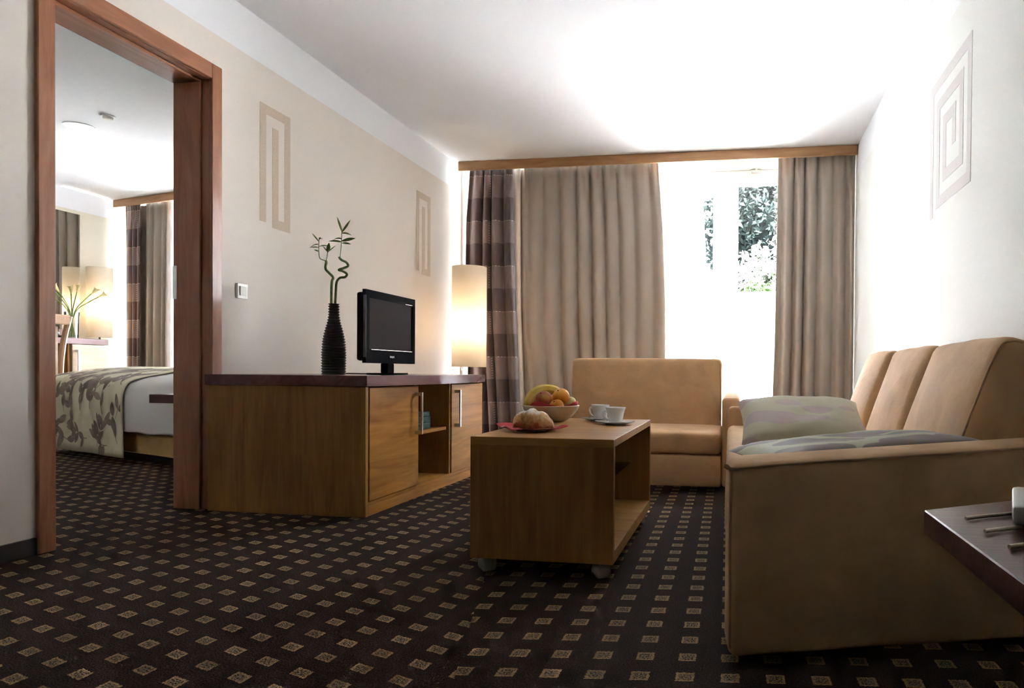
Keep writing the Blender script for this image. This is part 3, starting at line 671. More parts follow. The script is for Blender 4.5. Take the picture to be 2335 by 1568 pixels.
bm = bmesh.new(); bbox(bm, bx1-.0005, bx1+.0005, s1-.085, s1-.002, q1+.0005, q1+.0022); fin('screen_rim', bm, M['brass'], bz); bm = bmesh.new(); bbox(bm, bx1-.0005, bx1+.0005, s0+.02, s1, q0-.0022, q0-.0005); fin('screen_rim', bm, M['brass'], bz)
prism(tv, 'stand_neck', [(-1.93, 3.49), (-1.885, 3.49), (-1.885, 3.56), (-1.93, 3.56)], .659, .713, M['tvblack'], .006, 2)
prism(tv, 'stand_base', [(-1.985+.035*abs(math.sin(a)), 3.525-.16*math.cos(a)) if 0 else (-1.905+.085*math.sin(a), 3.525+.165*math.cos(a)) for a in [2*math.pi*k/28 for k in range(28)]], .6515, .6595, M['tvblack'], .002, 1)
fc = bpy.data.curves.new('logo', 'FONT'); fc.body = 'PHILIPS'; fc.size = .0155; fc.align_x = 'CENTER'; fc.extrude = .0003
fo = bpy.data.objects.new('logo_src', fc); C.objects.link(fo)
dg = bpy.context.evaluated_depsgraph_get(); me = bpy.data.meshes.new_from_object(fo.evaluated_get(dg)); bpy.data.objects.remove(fo)
me.transform(Matrix.Translation(Vector((bx1+.0004, 3.525, tz0+.030))-ORG[tv.name]) @ Matrix.Rotation(R_(90), 4, 'Z') @ Matrix.Rotation(R_(90), 4, 'X'))
me.materials.clear(); me.materials.append(M['silver']); lo = bpy.data.objects.new('logo', me); C.objects.link(lo); lo.parent = bz; lo['label'] = 'silver brand lettering'
tube(tv, 'power_cable', catmull([(-1.95, 3.56, .74), (-1.955, 3.61, .70), (-1.95, 3.63, .668), (-2.0, 3.60, .655), (-2.2, 3.58, .655)], 6), .0035, M['tvmatte'], 6)
lathe(tv, 'ferrite_bead', [(0, -.012), (.009, -.012), (.010, 0), (.009, .012), (0, .012)], (-1.952, 3.618, .690), M['tvmatte'], 12)

# ------------------------------------------------------------------ vase with lucky bamboo
vx, vy, vz = -2.055, 3.25, .651
prof = []; nring = 26
def vr(t): return pol([(0, .057), (.12, .058), (.30, .0585), (.48, .054), (.62, .043), (.74, .031), (.84, .0255), (1, .0245)], t)
prof.append((0, 0)); prof.append((.054, 0))
for k in range(nring*6+1):
    t = k/(nring*6); prof.append((vr(t)+.0030*math.cos(2*math.pi*t*nring), .003+t*.360))
prof += [(.019, .363), (.019, .20), (.0, .18)]
o = lathe(None, 'vase', prof, (vx, vy, vz), M['vase'], 40, org=Vector((vx, vy, vz))); tag(o, 'black ribbed bottle vase on the oak cabinet beside the television', 'vase')
def leafblade(bm, p, d, l, w, droop=.3):
    p = Vector(p); d = Vector(d).normalized(); side = d.cross(Vector((.35, -.9, .2))).normalized(); n = 7; prev = None
    for k in range(n+1):
        t = k/n; c = p + d*l*t + Vector((0, 0, -droop*l*t*t)); ww = w*math.sin(math.pi*min(1, t*.93+.07))**.8*(1-.25*t)
        nrm = d.cross(side); a, b = bm.verts.new(c+side*ww+nrm*ww*.25), bm.verts.new(c-side*ww+nrm*ww*.25); m_ = bm.verts.new(c)
        if prev: bm.faces.new((prev[0], a, m_, prev[2])); bm.faces.new((prev[2], m_, b, prev[1]))
        prev = (a, b, m_)
def stalk(label, pts, rad, shoots, leaves, org):
    t = thing('bamboo_stalk', label, 'plant', org, group='lucky bamboo in the black vase')
    tube(t, 'stem', catmull(pts, 6), rad, M['bamboo'], 8)
    for s_ in shoots: tube(t, 'shoot', catmull(s_, 4), .0022, M['bamboo'], 6)
    for (p, d, l, w, dr) in leaves:
        bm = bmesh.new(); leafblade(bm, p, d, l, w, dr); fin('leaf', bm, M['leaf'], t, True)
Y = vy
stalk('spiral-topped bamboo stalk curling right out of the black vase',
      [(-2.050, Y+.004, .85), (-2.050, Y+.004, 1.00), (-2.047, Y+.004, 1.075), (-2.040, Y, 1.125), (-2.018, Y-.006, 1.146), (-1.992, Y-.003, 1.150), (-1.986, Y+.004, 1.166), (-2.010, Y+.008, 1.181), (-2.030, Y+.002, 1.188), (-1.996, Y-.006, 1.196), (-1.976, Y-.002, 1.207), (-1.990, Y+.005, 1.226), (-2.018, Y+.006, 1.240), (-2.028, Y, 1.255)], .0062,
      [[(-2.022, Y, 1.25), (-2.017, Y, 1.29), (-2.014, Y, 1.33), (-2.012, Y, 1.385)]],
      [((-2.012, Y, 1.385), (-.35, 0, 1), .085, .006, .05), ((-2.012, Y, 1.38), (.62, -.1, .75), .085, .0065, .05), ((-2.012, Y, 1.335), (1, -.1, .28), .085, .010, .15),
       ((-2.014, Y, 1.33), (-1, .1, .35), .085, .007, .25), ((-2.013, Y, 1.345), (-.9, -.2, .5), .05, .006, .6), ((-2.012, Y, 1.325), (1, .1, .1), .05, .006, .25), ((-2.012, Y, 1.375), (.9, .3, .3), .05, .006, .5)], (-2.05, Y, .85))
stalk('bamboo stalk with two leafy shoots leaning left out of the black vase',
      [(-2.064, Y-.006, .85), (-2.066, Y-.006, 1.00), (-2.064, Y-.006, 1.12), (-2.056, Y-.006, 1.147), (-2.078, Y-.004, 1.170), (-2.099, Y-.002, 1.19), (-2.102, Y, 1.21), (-2.098, Y, 1.226), (-2.100, Y, 1.236)], .0066,
      [[(-2.10, Y, 1.235), (-2.122, Y, 1.242), (-2.136, Y, 1.252), (-2.141, Y, 1.29), (-2.140, Y, 1.345)], [(-2.099, Y, 1.235), (-2.094, Y, 1.255), (-2.090, Y, 1.29)]],
      [((-2.140, Y, 1.345), (.35, -.1, .6), .045, .006, .9), ((-2.141, Y, 1.335), (-.75, .1, .9), .07, .004, .1), ((-2.141, Y, 1.32), (-1, 0, .25), .05, .004, .5), ((-2.141, Y, 1.305), (-1, -.2, .2), .05, .004, .2),
       ((-2.140, Y, 1.31), (.95, 0, .35), .06, .004, .35), ((-2.141, Y, 1.285), (-.9, 0, .4), .03, .0045, .1), ((-2.091, Y, 1.28), (.15, 0, 1), .05, .011, 0), ((-2.090, Y, 1.28), (.8, 0, .7), .06, .003, .1), ((-2.091, Y, 1.28), (-.7, 0, .9), .05, .003, .1)], (-2.065, Y, .85))

# ------------------------------------------------------------------ floor lamps
def floor_lamp(label, x, y, r, z0, z1, power):
    t = thing('floor_lamp', label, 'lamp', (x, y, 0), group='floor lamps with tall cream shades')
    lathe(t, 'base', [(0, 0), (r*.75, 0), (r*.75, .012), (.02, .022), (0, .022)], (x, y, 0), M['darkmetal'], 32)
    lathe(t, 'pole', [(0, .02), (.009, .02), (.009, z0+.22), (0, z0+.22)], (x, y, 0), M['darkmetal'], 12)
    bm = bmesh.new(); lathe_bm(bm, [(r, z0), (r, z0+(z1-z0)*.5), (r, z1), (r-.0025, z1), (r-.0025, z0)], (x, y, 0), 56, True)
    s_ = fin('shade', bm, M['shade'], t, True)
    bm = bmesh.new()
    for k in range(3): a = 2*math.pi*k/3; tube_bm(bm, [(x+.008*math.cos(a), y+.008*math.sin(a), z0+.10), (x+(r-.002)*math.cos(a), y+(r-.002)*math.sin(a), z0+.10)], .0025, 6)
    fin('spider', bm, M['darkmetal'], t)
    lathe(t, 'bulb', [(0, -.045), (.016, -.03), (.030, .0), (.022, .03), (0, .042)], (x, y, z0+.27), M['bulb'], 16)
    l = bpy.data.lights.new('lamp_light', 'POINT'); l.energy = power; l.color = (1, .80, .60); l.shadow_soft_size = .03
    lo_ = bpy.data.objects.new('lamp_light', l); C.objects.link(lo_); lo_.parent = t; lo_.location = (0, 0, z0+.325)
    return t
floor_lamp('tall cream cylinder floor lamp glowing behind the television cabinet', -2.158, 5.30, .138, .705, 1.512, 4.6)
floor_lamp('tall cream cylinder floor lamp glowing beyond the bedroom desk', -6.715, 6.332, .114, .994, 1.736, 2.4)

# ------------------------------------------------------------------ light switch
sw = thing('light_switch', 'ivory rocker light switch on the beige wall beside the doorway', 'switch', (XL, 3.151, 1.072))
prism(sw, 'plate', [(XL+.0003, 3.112), (XL+.011, 3.115), (XL+.011, 3.187), (XL+.0003, 3.190)], 1.034, 1.110, M['switch'], .002, 2)
bm = bmesh.new(); prism_bm(bm, [(XL+.0115, 3.128), (XL+.0165, 3.128), (XL+.0125, 3.174), (XL+.0115, 3.174)], 1.049, 1.096, .001, 1); fin('rocker', bm, M['switch'], sw)

# ------------------------------------------------------------------ coffee table on casters
ct = thing('coffee_table', 'oak box coffee table on grey casters with a glass shelf', 'table', (-.64, 2.64, 0))
x0, x1, y0, y1, zb, zt, th = -.876, -.392, 2.167, 3.105, .056, .460, .026
prism(ct, 'top', [(x0, y0), (x1, y0), (x1, y1), (x0, y1)], zt-th, zt, M['oak_x'], .0012, 1)
box(ct, 'end_panel', (x0, x1, y0, y0+th, zb+.0, zt-th-.0005), M['oak_v'], .001)
box(ct, 'end_panel', (x0, x1, y1-th, y1, zb+.0, zt-th-.0005), M['oak_v'], .001)
box(ct, 'bottom_shelf', (x0, x1, y0+th+.0005, y1-th-.0005, zb, zb+.040), M['oak_x'], .001)
box(ct, 'glass_shelf', (x0+.05, x1-.09, y0+th+.001, y1-th-.001, .262, .268), M['shelf_glass'], 0)
for yy in (y0+th+.0085, y1-th-.0085):
    for xx in (x0+.09, x1-.12): tube(ct, 'shelf_pin', [(xx, yy-.008, .257), (xx, yy+.008, .257)], .0045, M['steel'], 8)
for (cx_, cy_) in ((-.832, 2.214), (-.438, 2.205), (-.836, 3.05), (-.440, 3.05)):
    rz = Matrix.Translation((cx_, cy_, 0)) @ Matrix.Rotation(R_(38), 4, 'Z')
    bm = bmesh.new(); cols = []; a0, a1 = R_(-38), R_(218)
    for k in range(19):
        a = a0+(a1-a0)*k/18; ring = []
        for xx, rr in ((-.031, .0005), (-.0295, .011), (-.026, .020), (-.0215, .0262), (-.016, .0292), (-.003, .0298), (.003, .0298), (.016, .0292), (.0215, .0262), (.026, .020), (.0295, .011), (.031, .0005)):
            ring.append(bm.verts.new(rz @ Vector((xx, rr*math.cos(a), .0258+rr*math.sin(a)))))
        cols.append(ring)
    for a, b_ in zip(cols, cols[1:]):
        for q in range(11): bm.faces.new((a[q], a[q+1], b_[q+1], b_[q]))
    hd = fin('caster', bm, M['caster'], ct, True)
    for dx in (-.010, .010):
        bm = bmesh.new(); bmesh.ops.create_cone(bm, cap_ends=True, segments=20, radius1=.0255, radius2=.0255, depth=.010, matrix=rz @ Matrix.Translation((dx, 0, .0257)) @ Matrix.Rotation(R_(90), 4, 'Y'))
        fin('wheel', bm, M['caster_w'], hd, True)

# ------------------------------------------------------------------ things on the coffee table
ZT = .4603
bx, by = -.800, 2.885
bo = lathe(None, 'fruit_bowl', [(0, 0), (.050, 0), (.072, .008), (.100, .030), (.117, .052), (.123, .069), (.121, .0715), (.117, .069), (.110, .052), (.092, .032), (.065, .014), (0, .010)], (bx, by, ZT), M['bowl'], 48, org=Vector((bx, by, ZT)))
tag(bo, 'pale stone fruit bowl on the coffee table', 'bowl')
bm = bmesh.new(); rings = []
for i in range(11):
    r = .012*i; ring = []
    for k in range(48):
        a = 2*math.pi*k/48; c4 = math.cos(4*a+.6)
        rr = r*(1 + (.10*c4 if i > 7 else 0)); bz_ = pol([(0, .0135), (.06, .0155), (.088, .033), (.106, .053), (.114, .073), (.135, .082)], r)
        bz_ += (.016*max(0, c4) - .006*max(0, -c4))*max(0, (i-7)/3) + .002*math.sin(9*a)*(i > 6)
        ring.append(bm.verts.new((bx+min(rr, .1085 if i < 9 else .119)*math.cos(a), by+min(rr, .1085 if i < 9 else .119)*math.sin(a), ZT+bz_)))
    rings.append(ring)
for a, b_ in zip(rings, rings[1:]):
    for k in range(48):
        try: bm.faces.new((a[k], a[(k+1) % 48], b_[(k+1) % 48], b_[k]))
        except Exception: pass
bmesh.ops.remove_doubles(bm, verts=bm.verts, dist=1e-5)
o = fin('napkin', bm, M['red'], None, True, Vector((bx, by, ZT+.01))); tag(o, 'red paper napkin lining the fruit bowl', 'napkin', 'red napkins on the coffee table')
sm = o.modifiers.new('t', 'SOLIDIFY'); sm.thickness = .0012
def fruit(name, label, c, r, mat, sq=1.0, crease=False, stalk_=True):
    t = thing(name, label, 'fruit', c, group='fruit in the bowl')
    bm = bmesh.new(); bmesh.ops.create_uvsphere(bm, u_segments=28, v_segments=18, radius=1)
    for v in bm.verts:
        p = v.co.copy(); d = (1-.10*max(0, p.z)**6-.05*max(0, -p.z)**6)
        if crease: d *= 1-.09*math.exp(-((math.atan2(p.y, p.x)+1.3)/.14)**2)*(1-p.z*p.z)**.3
        v.co = Vector((p.x*d*r, p.y*d*r, p.z*d*r*sq))
    tilt = Matrix.Rotation(R_(35), 4, 'X') @ Matrix.Rotation(R_(-15), 4, 'Y')
    bmesh.ops.transform(bm, matrix=Matrix.Translation(c) @ tilt, verts=bm.verts); fin('flesh', bm, mat, t, True)
    if stalk_:
        p = Vector(c) + tilt @ Vector((0, 0, r*sq*.86)); q = Vector(c) + tilt @ Vector((0, 0, r*sq*.97)); tube(t, 'stalk', [p, q], .0028, M['stalk'], 6)
fruit('orange', 'whole orange on top of the fruit bowl, right of the nectarine', (bx+.048, by-.012, ZT+.108), .0365, M['orange'])
fruit('orange', 'half hidden orange low at the front of the fruit bowl', (bx+.040, by-.058, ZT+.068), .032, M['orange'], .9)
fruit('nectarine', 'red and green nectarine under the banana in the fruit bowl', (bx-.020, by-.045, ZT+.099), .0345, M['peach'], 1, True)
fruit('apple', 'pale green apple peeking out at the right of the fruit bowl', (bx+.082, by+.012, ZT+.083), .026, M['apple'], .9)
fruit('orange', 'small orange at the left of the fruit bowl under the banana', (bx-.055, by+.005, ZT+.066), .028, M['orange'], .9)
fruit('orange', 'orange at the back of the fruit bowl under the banana', (bx-.005, by+.055, ZT+.080), .035, M['orange'], .95)
t = thing('banana', 'yellow banana arching over the fruit bowl', 'fruit', (bx-.06, by-.02, ZT+.1), group='fruit in the bowl')
pts = catmull([(bx-.085, by-.060, ZT+.060), (bx-.088, by-.050, ZT+.080), (bx-.078, by-.030, ZT+.110), (bx-.052, by-.005, ZT+.133), (bx-.015, by+.014, ZT+.139), (bx+.022, by+.022, ZT+.131), (bx+.045, by+.026, ZT+.118)], 6)
nP = len(pts); rad = [.0225*pol([(0, .35), (.06, .75), (.2, .95), (.5, 1), (.8, .85), (.93, .5), (1, .25)], i/(nP-1)) for i in range(nP)]
tube(t, 'skin', pts, rad, M['banana'], 7); tube(t, 'stem', [pts[-1], pts[-1]+Vector((.014, .002, -.012))], .0045, M['stalk'], 6)
# plate with napkin and pastry
px, py = -.742, 2.415
o = lathe(None, 'plate', [(0, 0), (.055, 0), (.058, .003), (.085, .008), (.108, .014), (.109, .0155), (.085, .0105), (.055, .006), (0, .005)], (px, py, ZT), M['porcelain'], 48, org=Vector((px, py, ZT))); tag(o, 'white china plate under the pastry on the coffee table', 'plate')
bm = bmesh.new(); n = 20; G = {}
for i in range(n+1):
    for j in range(n+1):
        u, v = -1+2*i/n, -1+2*j/n; a = R_(33); x = .105*(u*math.cos(a)-v*math.sin(a)); y = .095*(u*math.sin(a)+v*math.cos(a)); r = math.hypot(x, y)
        z = .0075 + pol([(0, 0), (.05, 0), (.085, .004), (.108, .0088), (.16, .016)], r) + .006*max(0, r-.07)/.05*math.sin(5*math.atan2(y, x)+1) * (r > .1)
        G[i, j] = bm.verts.new((px+x, py+y, ZT+z+.001))
for i in range(n):
    for j in range(n): bm.faces.new((G[i, j], G[i+1, j], G[i+1, j+1], G[i, j+1]))
o = fin('napkin', bm, M['red'], None, True, Vector((px, py, ZT+.01))); tag(o, 'red paper napkin spread under the pastry', 'napkin', 'red napkins on the coffee table')
sm = o.modifiers.new('t', 'SOLIDIFY'); sm.thickness = .0015; sm.offset = 1
bm = bmesh.new(); n, sg = 60, 26; rings = []
for i in range(n+1):
    t_ = i/n; a = -1+2*t_
    c = Vector((px+.078*a+.004, py-.030+.038*(a*a), ZT+.0125))
    prof_r = .037*(max(0, 1-abs(a)**2.6))**.6+.002
    lobe = .92+.10*abs(math.sin(math.pi*(t_*4.0+.35)))**.7 + .10*noise.noise(Vector((t_*6, 3.3, 0)))
    R1 = prof_r*lobe; ring = []
    for k in range(sg):
        an = 2*math.pi*k/sg; dx_ = math.cos(an); dz_ = math.sin(an)
        nz = 1+.22*noise.noise(Vector((t_*7, dx_*1.8, dz_*1.8)))+.10*noise.noise(Vector((t_*22, dx_*5, dz_*5)))
        p = c + Vector((0, 1, 0))*dx_*R1*1.0*nz + Vector((0, 0, 1))*(R1*.80+dz_*R1*.86*nz)
        ring.append(bm.verts.new(p))
    rings.append(ring)
for a, b_ in zip(rings, rings[1:]):
    for k in range(sg): bm.faces.new((a[k], a[(k+1) % sg], b_[(k+1) % sg], b_[k]))
bm.faces.new(rings[0]); bm.faces.new(rings[-1])
o = fin('croissant', bm, M['pastry'], None, True, Vector((px, py, ZT+.0105))); tag(o, 'sugar dusted croissant on a red napkin', 'pastry')
# cups and saucers
for (cx_, cy_, ha, la, lb, ls, lp) in ((-.598, 2.965, 2.9, 'white coffee cup standing farther back on the coffee table', 'white saucer under the farther coffee cup', 'steel spoon on the farther saucer', 'sugar sachet on the farther saucer'),
                            (-.497, 2.785, 3.35, 'white coffee cup standing nearer the table edge, handle to the left', 'white saucer under the nearer coffee cup', 'steel spoon on the nearer saucer', 'sugar sachet on the nearer saucer')):
    o = lathe(None, 'saucer', [(0, 0), (.042, 0), (.043, .0035), (.062, .007), (.079, .0115), (.0795, .013), (.060, .0092), (.036, .0058), (.030, .005), (0, .005)], (cx_, cy_, ZT), M['porcelain'], 40, org=Vector((cx_, cy_, ZT))); tag(o, lb, 'saucer', 'saucers on the coffee table')
    c = thing('coffee_cup', la, 'cup', (cx_, cy_, ZT+.0055), group='coffee cups on the coffee table')
    lathe(c, 'bowl', [(0, .0), (.024, 0), (.027, .003), (.0305, .020), (.0345, .042), (.0425, .0655), (.0412, .066), (.033, .042), (.0285, .020), (.024, .006), (0, .005)], (cx_, cy_, ZT+.0055), M['porcelain'], 36)
    hx, hy = math.cos(ha), math.sin(ha)
    tube(c, 'handle', catmull([(cx_+hx*r_, cy_+hy*r_, ZT+.0055+z) for r_, z in ((.033, .045), (.045, .052), (.053, .045), (.050, .030), (.040, .018), (.030, .014))], 5), .0040, M['porcelain'], 8)
    s_ = thing('teaspoon', ls, 'spoon', (cx_, cy_-.055, ZT+.010), group='teaspoons on the saucers')
    sy = cy_-.050
    tube(s_, 'handle', catmull([(cx_-.075, sy-.003, ZT+.0185), (cx_-.03, sy-.006, ZT+.0150), (cx_+.022, sy-.002, ZT+.0135)], 5), .0018, M['steel'], 6)
    bm = bmesh.new(); bmesh.ops.create_uvsphere(bm, u_segments=14, v_segments=8, radius=1); bmesh.ops.transform(bm, matrix=Matrix.Translation((cx_+.034, sy, ZT+.0140)) @ Matrix.Diagonal((.015, .0095, .0026, 1)), verts=bm.verts); fin('bowl', bm, M['steel'], s_, True)
    bm = bmesh.new(); bbox(bm, -.026, .026, -.010, .010, 0, .004, .0015); bmesh.ops.transform(bm, matrix=Matrix.Translation((cx_-.050, cy_-.015, ZT+.0125)) @ Matrix.Rotation(R_(65), 4, 'Z') @ Matrix.Rotation(R_(-6), 4, 'Y'), verts=bm.verts)
    o = fin('sugar_sachet', bm, M['sachet'], None, False, Vector((cx_-.050, cy_-.015, ZT+.0125))); tag(o, lp, 'sachet', 'sugar sachets on the saucers')

# ------------------------------------------------------------------ luggage bench at the right edge
lb = thing('luggage_bench', 'dark mahogany luggage bench with metal strips in the right foreground', 'bench', (.6, .7, 0))
prism(lb, 'top', [(.244, .957), (.246, .20), (.925, .20), (.925, 1.42)], .470, .500, M['maho_x'], .0015, 1)
for (xx, yy) in ((.62, .26), (.885, .26), (.885, 1.32), (.62, 1.13)): box(lb, 'leg', (xx-.02, xx+.02, yy-.02, yy+.02, 0, .4695), M['maho'], .002)
for k, (xa, ya) in enumerate(((.277, .895), (.276, .826), (.276, .756), (.276, .686), (.276, .616))):
    pts = [(xa, ya, .5030), (xa+.004, ya+.002, .5035), (.90, ya+(.90-xa)*.62, .5035)]
    tube(lb, 'metal_strip', pts, .0024, M['brass'], 10)
m4 = Matrix.Translation((.482, .876, .5175)) @ Matrix.Rotation(R_(-20), 4, 'Z')
o = cushion(None, 'tablet', (.15, .08, .011), .005, M['laptop'], mat4=m4, n=10, org=Vector((.482, .876, .507))); tag(o, 'pale grey slab-shaped device with rounded edge lying on the bench strips', 'device')

# ------------------------------------------------------------------ bedroom: bed, turned
bed = thing('bed', 'double bed with white linen and tan suede base in the bedroom', 'bed', (-3.521, 3.944, 0), R_(158))
BL = 2.16
box(bed, 'base', (.06, BL-.05, -1.34, -.03, .07, .30), M['bedsuede'], .012, 2)
box(bed, 'plinth', (.12, BL-.12, -1.28, -.12, 0, .069), M['base'], .002)
cushion(bed, 'mattress', ((BL-.02)/2, .67, .125), .05, M['linen'], mat4=Matrix.Translation((BL/2, -.68, .432)), n=10)
def bedprof(off=0, low=.235):
    P = [(.052, low), (.058, .32), (.060, .42), (.050, .50), (.018, .560), (-.05, .592), (-.18, .618), (-.38, .645), (-.68, .660), (-.98, .645), (-1.22, .605), (-1.35, .560), (-1.395, .48), (-1.40, .30)]
    return [Vector((0, y+off*(1 if y > 0 else .2), z+off)) for y, z in P]
def drape_sheet(name, x0, x1, off, low, mat, parent, wob, seed, nx=46, org=None):
    pr_ = catmull(bedprof(off, low), 5); bm = bmesh.new(); V = []
    for i in range(nx+1):
        x = x0+(x1-x0)*i/nx; row = []
        for j, p in enumerate(pr_):
            side = max(0, 1-j/22); q = Vector((x, p.y, p.z))
            q.y += wob*side*(noise.noise(Vector((x*5.5, p.z*1.2, seed)))+.5*noise.noise(Vector((x*13, p.z*2, seed))))
            q.z += .008*noise.noise(Vector((x*3, p.y*4, seed))) + (.02*noise.noise(Vector((x*4, seed, 0)))*max(0, 1-j/6) if low > .1 else 0)
            row.append(bm.verts.new(q))
        V.append(row)
    for a, b_ in zip(V, V[1:]):
        for k in range(len(a)-1): bm.faces.new((a[k], b_[k], b_[k+1], a[k+1]))
    o = fin(name, bm, mat, parent, True, org); sm = o.modifiers.new('t', 'SOLIDIFY'); sm.thickness = .006; sm.offset = 1
    return o
drape_sheet('duvet', -.02, BL-.02, 0, .235, M['linen'], bed, .012, 3)
box(bed, 'headboard', (-.055, -.03, -1.36, -.0, .0, .62), M['bedsuede'], .01, 2)
tw = thing('bed_throw', 'cream bed throw with brown leaf print hanging over the bed side', 'bedspread', (-3.521, 3.944, .0), R_(158))
tw.location.z = 0
drape_sheet('cloth', .705, BL+.03, .016, .035, M['throw'], tw, .014, 9, 60)
# leaf print that follows the hanging side
prx = catmull(bedprof(.016, .035), 5)
acc = [0]
for a, b_ in zip(prx, prx[1:]): acc.append(acc[-1]+(b_-a).length)
def on_side(x, s):
    s = max(0, min(acc[-1]-.01, s)); j = max(k for k in range(len(acc)-1) if acc[k] <= s); f = (s-acc[j])/max(1e-6, acc[j+1]-acc[j]); p = prx[j].lerp(prx[j+1], f)
    d = (prx[j+1]-prx[j]).normalized(); nrm = Vector((0, d.z, -d.y)); side = max(0, 1-(j+f)/22)
    q = Vector((x, p.y, p.z)); q.y += .014*side*(noise.noise(Vector((x*5.5, p.z*1.2, 9)))+.5*noise.noise(Vector((x*13, p.z*2, 9))))
    q.z += .008*noise.noise(Vector((x*3, p.y*4, 9)))
    if nrm.y < 0: nrm = -nrm
    return q + nrm*.009
def leaf_patch(bm, x, s, ang, l, w):
    n = 8; ca, sa = math.cos(ang), math.sin(ang); prev = None
    for k in range(n+1):
        t_ = k/n; ww = w*math.sin(math.pi*t_)**.75*(1-.25*t_)
        r = []
        for sg_ in (-1, 0, 1):
            du, dv = l*t_, ww*sg_; uu, vv = x+du*ca-dv*sa, s+du*sa+dv*ca
            r.append(bm.verts.new(on_side(max(.72, uu), vv)))
        if prev:
            for q in range(2): bm.faces.new((prev[q], prev[q+1], r[q+1], r[q]))
        prev = r
bm = bmesh.new(); bv = bmesh.new(); rnd = random.Random(5)
x = 1.30
stems = []
for row in range(9):
    x0_ = .765+row*.163
    for tier, sbase in enumerate((.08, .30, .52, .78)):
        xx = x0_ + rnd.uniform(-.03, .05)+(.07 if tier % 2 else 0); s = sbase+rnd.uniform(-.03, .03); ang = rnd.uniform(.9, 2.2) + (0 if rnd.random() < .6 else -1.2)
        L_ = rnd.uniform(.16, .22); st = [(xx+L_*t_*math.cos(ang+.5*t_), s+L_*t_*math.sin(ang+.5*t_)) for t_ in (0, .25, .5, .75, 1)]
        for (a, b_), (c, d) in zip(st, st[1:]):
            dx, dy = c-a, d-b_; ln = math.hypot(dx, dy); nx_, ny_ = -dy/ln*.004, dx/ln*.004
            vv = [bv.verts.new(on_side(max(.72, u_), v_)) for u_, v_ in ((a+nx_, b_+ny_), (a-nx_, b_-ny_), (c-nx_, d-ny_), (c+nx_, d+ny_))]; bv.faces.new(vv)
        for k, (a, b_) in enumerate(st[1:]):
            for sd in (-1, 1):
                if rnd.random() < .72: leaf_patch(bm, a, b_, ang+sd*rnd.uniform(.45, .9), rnd.uniform(.095, .15), rnd.uniform(.023, .036))
o = fin('leaf_print', bm, M['print'], tw); o['kind'] = 'stuff'
o = fin('vine_print', bv, M['vine'], tw); o['kind'] = 'stuff'
ns = thing('bedside_shelf', 'dark mahogany bedside shelf in front of the bed, just inside the doorway', 'shelf', (-2.70, 3.60, 0))
box(ns, 'top', (-3.372, -2.6815, 3.49, 3.80, .474, .524), M['maho_x'], .002)
box(ns, 'wall_bracket', (-2.95, -2.6815, 3.60, 3.66, .36, .473), M['maho'], .002)

# ------------------------------------------------------------------ bedroom: desk and what stands on it
dk = thing('desk', 'bedroom desk with mahogany top and pale door under the mirror', 'desk', (-6.55, 5.3, 0))
box(dk, 'top', (-6.866, -6.27, 4.45, 6.009, .900, .956), M['maho'], .002)
box(dk, 'cabinet_side', (-6.85, -6.305, 5.978, 6.001, 0, .899), M['desk_door'], .001)
box(dk, 'cabinet_side', (-6.85, -6.305, 5.613, 5.636, 0, .899), M['oak_v'], .001)
box(dk, 'back_panel', (-6.852, -6.835, 4.50, 5.612, .45, .899), M['oak_v'], 0)
box(dk, 'cabinet_side', (-6.85, -6.305, 4.47, 4.495, 0, .899), M['oak_v'], .001)
d_ = box(dk, 'door', (-6.304, -6.282, 5.638, 5.976, .05, .896), M['desk_door'], .001)
bm = bmesh.new(); bbox(bm, -6.256, -6.245, 5.667, 5.685, .56, .845, .001); bbox(bm, -6.282, -6.256, 5.667, 5.685, .822, .845); bbox(bm, -6.282, -6.256, 5.667, 5.685, .56, .583); fin('handle', bm, M['steel'], d_)
mr = box(None, 'wall_mirror', (-6.8695, -6.863, 4.60, 6.245, .986, 2.280), M['mirror'], 0); tag(mr, 'large frameless mirror above the bedroom desk', 'mirror')
fvx, fvy, fvz = -6.532, 5.858, .9565
gv = lathe(None, 'glass_vase', [(0, 0), (.048, 0), (.052, .004), (.059, .14), (.065, .268), (.062, .268), (.056, .14), (.049, .014), (0, .014)], (fvx, fvy, fvz), M['vase_glass'], 32, org=Vector((fvx, fvy, fvz))); tag(gv, 'clear glass vase of yellow lilies on the bedroom desk', 'vase')
LIL = [(-.17, 'leftmost yellow calla lily in the glass vase', .40), (-.12, 'second yellow calla lily from the left in the glass vase', .415), (-.085, 'yellow calla lily leaning left in the glass vase', .40), (-.005, 'upright yellow calla lily in the middle of the glass vase', .395), (.035, 'upright yellow calla lily against the lamp reflection', .41), (.135, 'yellow calla lily leaning right in the glass vase', .40), (.185, 'rightmost yellow calla lily in the glass vase', .375)]
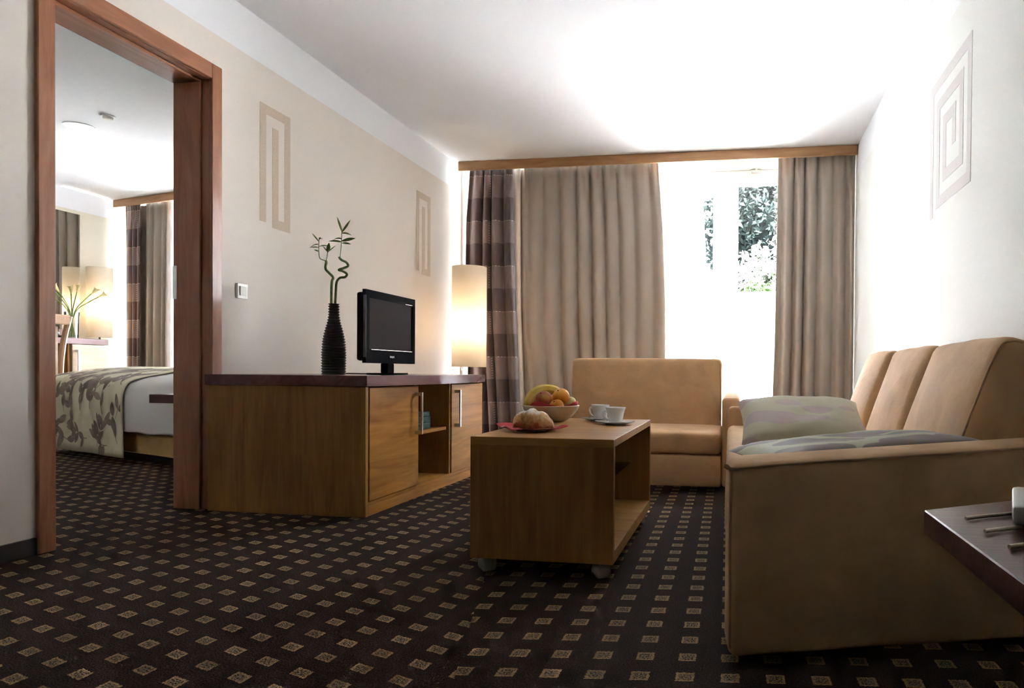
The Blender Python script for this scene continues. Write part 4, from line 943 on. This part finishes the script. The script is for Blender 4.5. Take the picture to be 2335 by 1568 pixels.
for i, (dx, lab, hz) in enumerate(LIL):
    dx *= 1.142; hz *= 1.142
    # spread mostly across the view, i.e. along the wall
    ux, uy = .74, .67; t = thing('calla_lily', lab, 'flower', (fvx, fvy, fvz+.0145), group='calla lilies in the bedroom vase')
    b0 = Vector((fvx-dx*.16*ux, fvy-dx*.16*uy, fvz+.021)); mid = Vector((fvx+dx*.16*ux, fvy+dx*.16*uy, fvz+.275)); tip = Vector((fvx+dx*ux, fvy+dx*uy, fvz+hz))
    pts = catmull([b0, mid, mid.lerp(tip, .55)+Vector((0, 0, .012)), tip], 5); tube(t, 'stem', pts, .0048, M['stem'], 7)
    d = (pts[-1]-pts[-3]).normalized(); d = (d+Vector((dx*1.2*ux, dx*1.2*uy, .2))).normalized(); a = d.orthogonal().normalized(); b_ = d.cross(a); bm = bmesh.new(); rr = []
    for k, (r, z) in enumerate(((.004, 0), (.010, .018), (.014, .038), (.021, .056), (.032, .068))):
        rr.append([bm.verts.new(tip + d*(z + (.022*max(0, math.cos(q*2*math.pi/16)) if k > 2 else 0)) + (a*math.cos(q*2*math.pi/16)+b_*math.sin(q*2*math.pi/16))*r) for q in range(16)])
    for p, q_ in zip(rr, rr[1:]):
        for k in range(16): bm.faces.new((p[k], p[(k+1) % 16], q_[(k+1) % 16], q_[k]))
    fin('bloom', bm, M['lily'], t, True)
ph = thing('telephone', 'small grey telephone on the bedroom desk beside the glass vase', 'telephone', (-6.51, 5.69, .9565))
prism(ph, 'body', [(-6.56, 5.64), (-6.46, 5.64), (-6.46, 5.74), (-6.56, 5.74)], .9568, [.993, .976, .976, .993], M['tvmatte'], .004, 1)
tube(ph, 'handset', catmull([(-6.54, 5.645, 1.006), (-6.54, 5.69, 1.018), (-6.54, 5.735, 1.006)], 4), .0115, M['laptop'], 8)
tr = thing('desk_tray', 'small brown box on the bedroom desk behind the vase', 'box', (-6.77, 5.93, .9565))
box(tr, 'body', (-6.84, -6.70, 5.87, 5.99, .9568, 1.045), M['frame'], .003); box(tr, 'lid', (-6.842, -6.698, 5.868, 5.992, 1.0455, 1.058), M['frame'], .002)
# chair at the desk
ch = thing('desk_chair', 'wooden desk chair with pale back panel seen at the door edge', 'chair', (-5.10, 4.19, 0))
M['chairw'] = wood('chair_wood', (.38, .22, .12), (.52, .33, .20), 'z', .4)
for yy in (3.985, 4.395):
    tube(ch, 'back_post', catmull([(-4.93, yy, 0), (-4.97, yy, .46), (-4.95, yy, .80), (-4.90, yy+(.01 if yy > 4.2 else -.01), 1.055)], 5), .019, M['chairw'], 8)
for yy in (4.00, 4.38): tube(ch, 'front_leg', [(-5.38, yy, 0), (-5.36, yy, .44)], [.015, .02], M['chairw'], 8)
box(ch, 'top_rail', (-4.925, -4.888, 3.975, 4.405, .985, 1.065), M['chairw'], .01, 2)
box(ch, 'back_panel', (-4.965, -4.945, 4.02, 4.36, .52, .97), M['desk_door'], .006)
box(ch, 'seat', (-5.40, -4.955, 3.975, 4.405, .441, .485), M['suede'], .016, 2)
ch.scale = (1.142, 1.142, 1.052); ch.location = (-5.86, 4.785, 0)
# ceiling fittings
dl = thing('ceiling_downlight', 'round white lit downlight in the bedroom ceiling', 'light', (-5.0, 4.55, H))
lathe(dl, 'trim_ring', [(.092, -.001), (.104, -.001), (.104, -.006), (.092, -.008)], (-5.0, 4.55, H), M['white_frame'], 40, True)
lathe(dl, 'diffuser', [(0, -.004), (.0915, -.004), (.0915, -.001), (0, -.001)], (-5.0, 4.55, H), M['down'], 40)
sd = thing('smoke_detector', 'small white smoke detector on the bedroom ceiling', 'detector', (-4.59, 4.396, H))
lathe(sd, 'mount', [(0, -.0005), (.046, -.0005), (.046, -.010), (0, -.010)], (-4.59, 4.396, H), M['white_frame'], 28)
lathe(sd, 'cover', [(0, -.0105), (.034, -.0105), (.030, -.026), (.012, -.030), (0, -.030)], (-4.59, 4.396, H), M['switch'], 28)
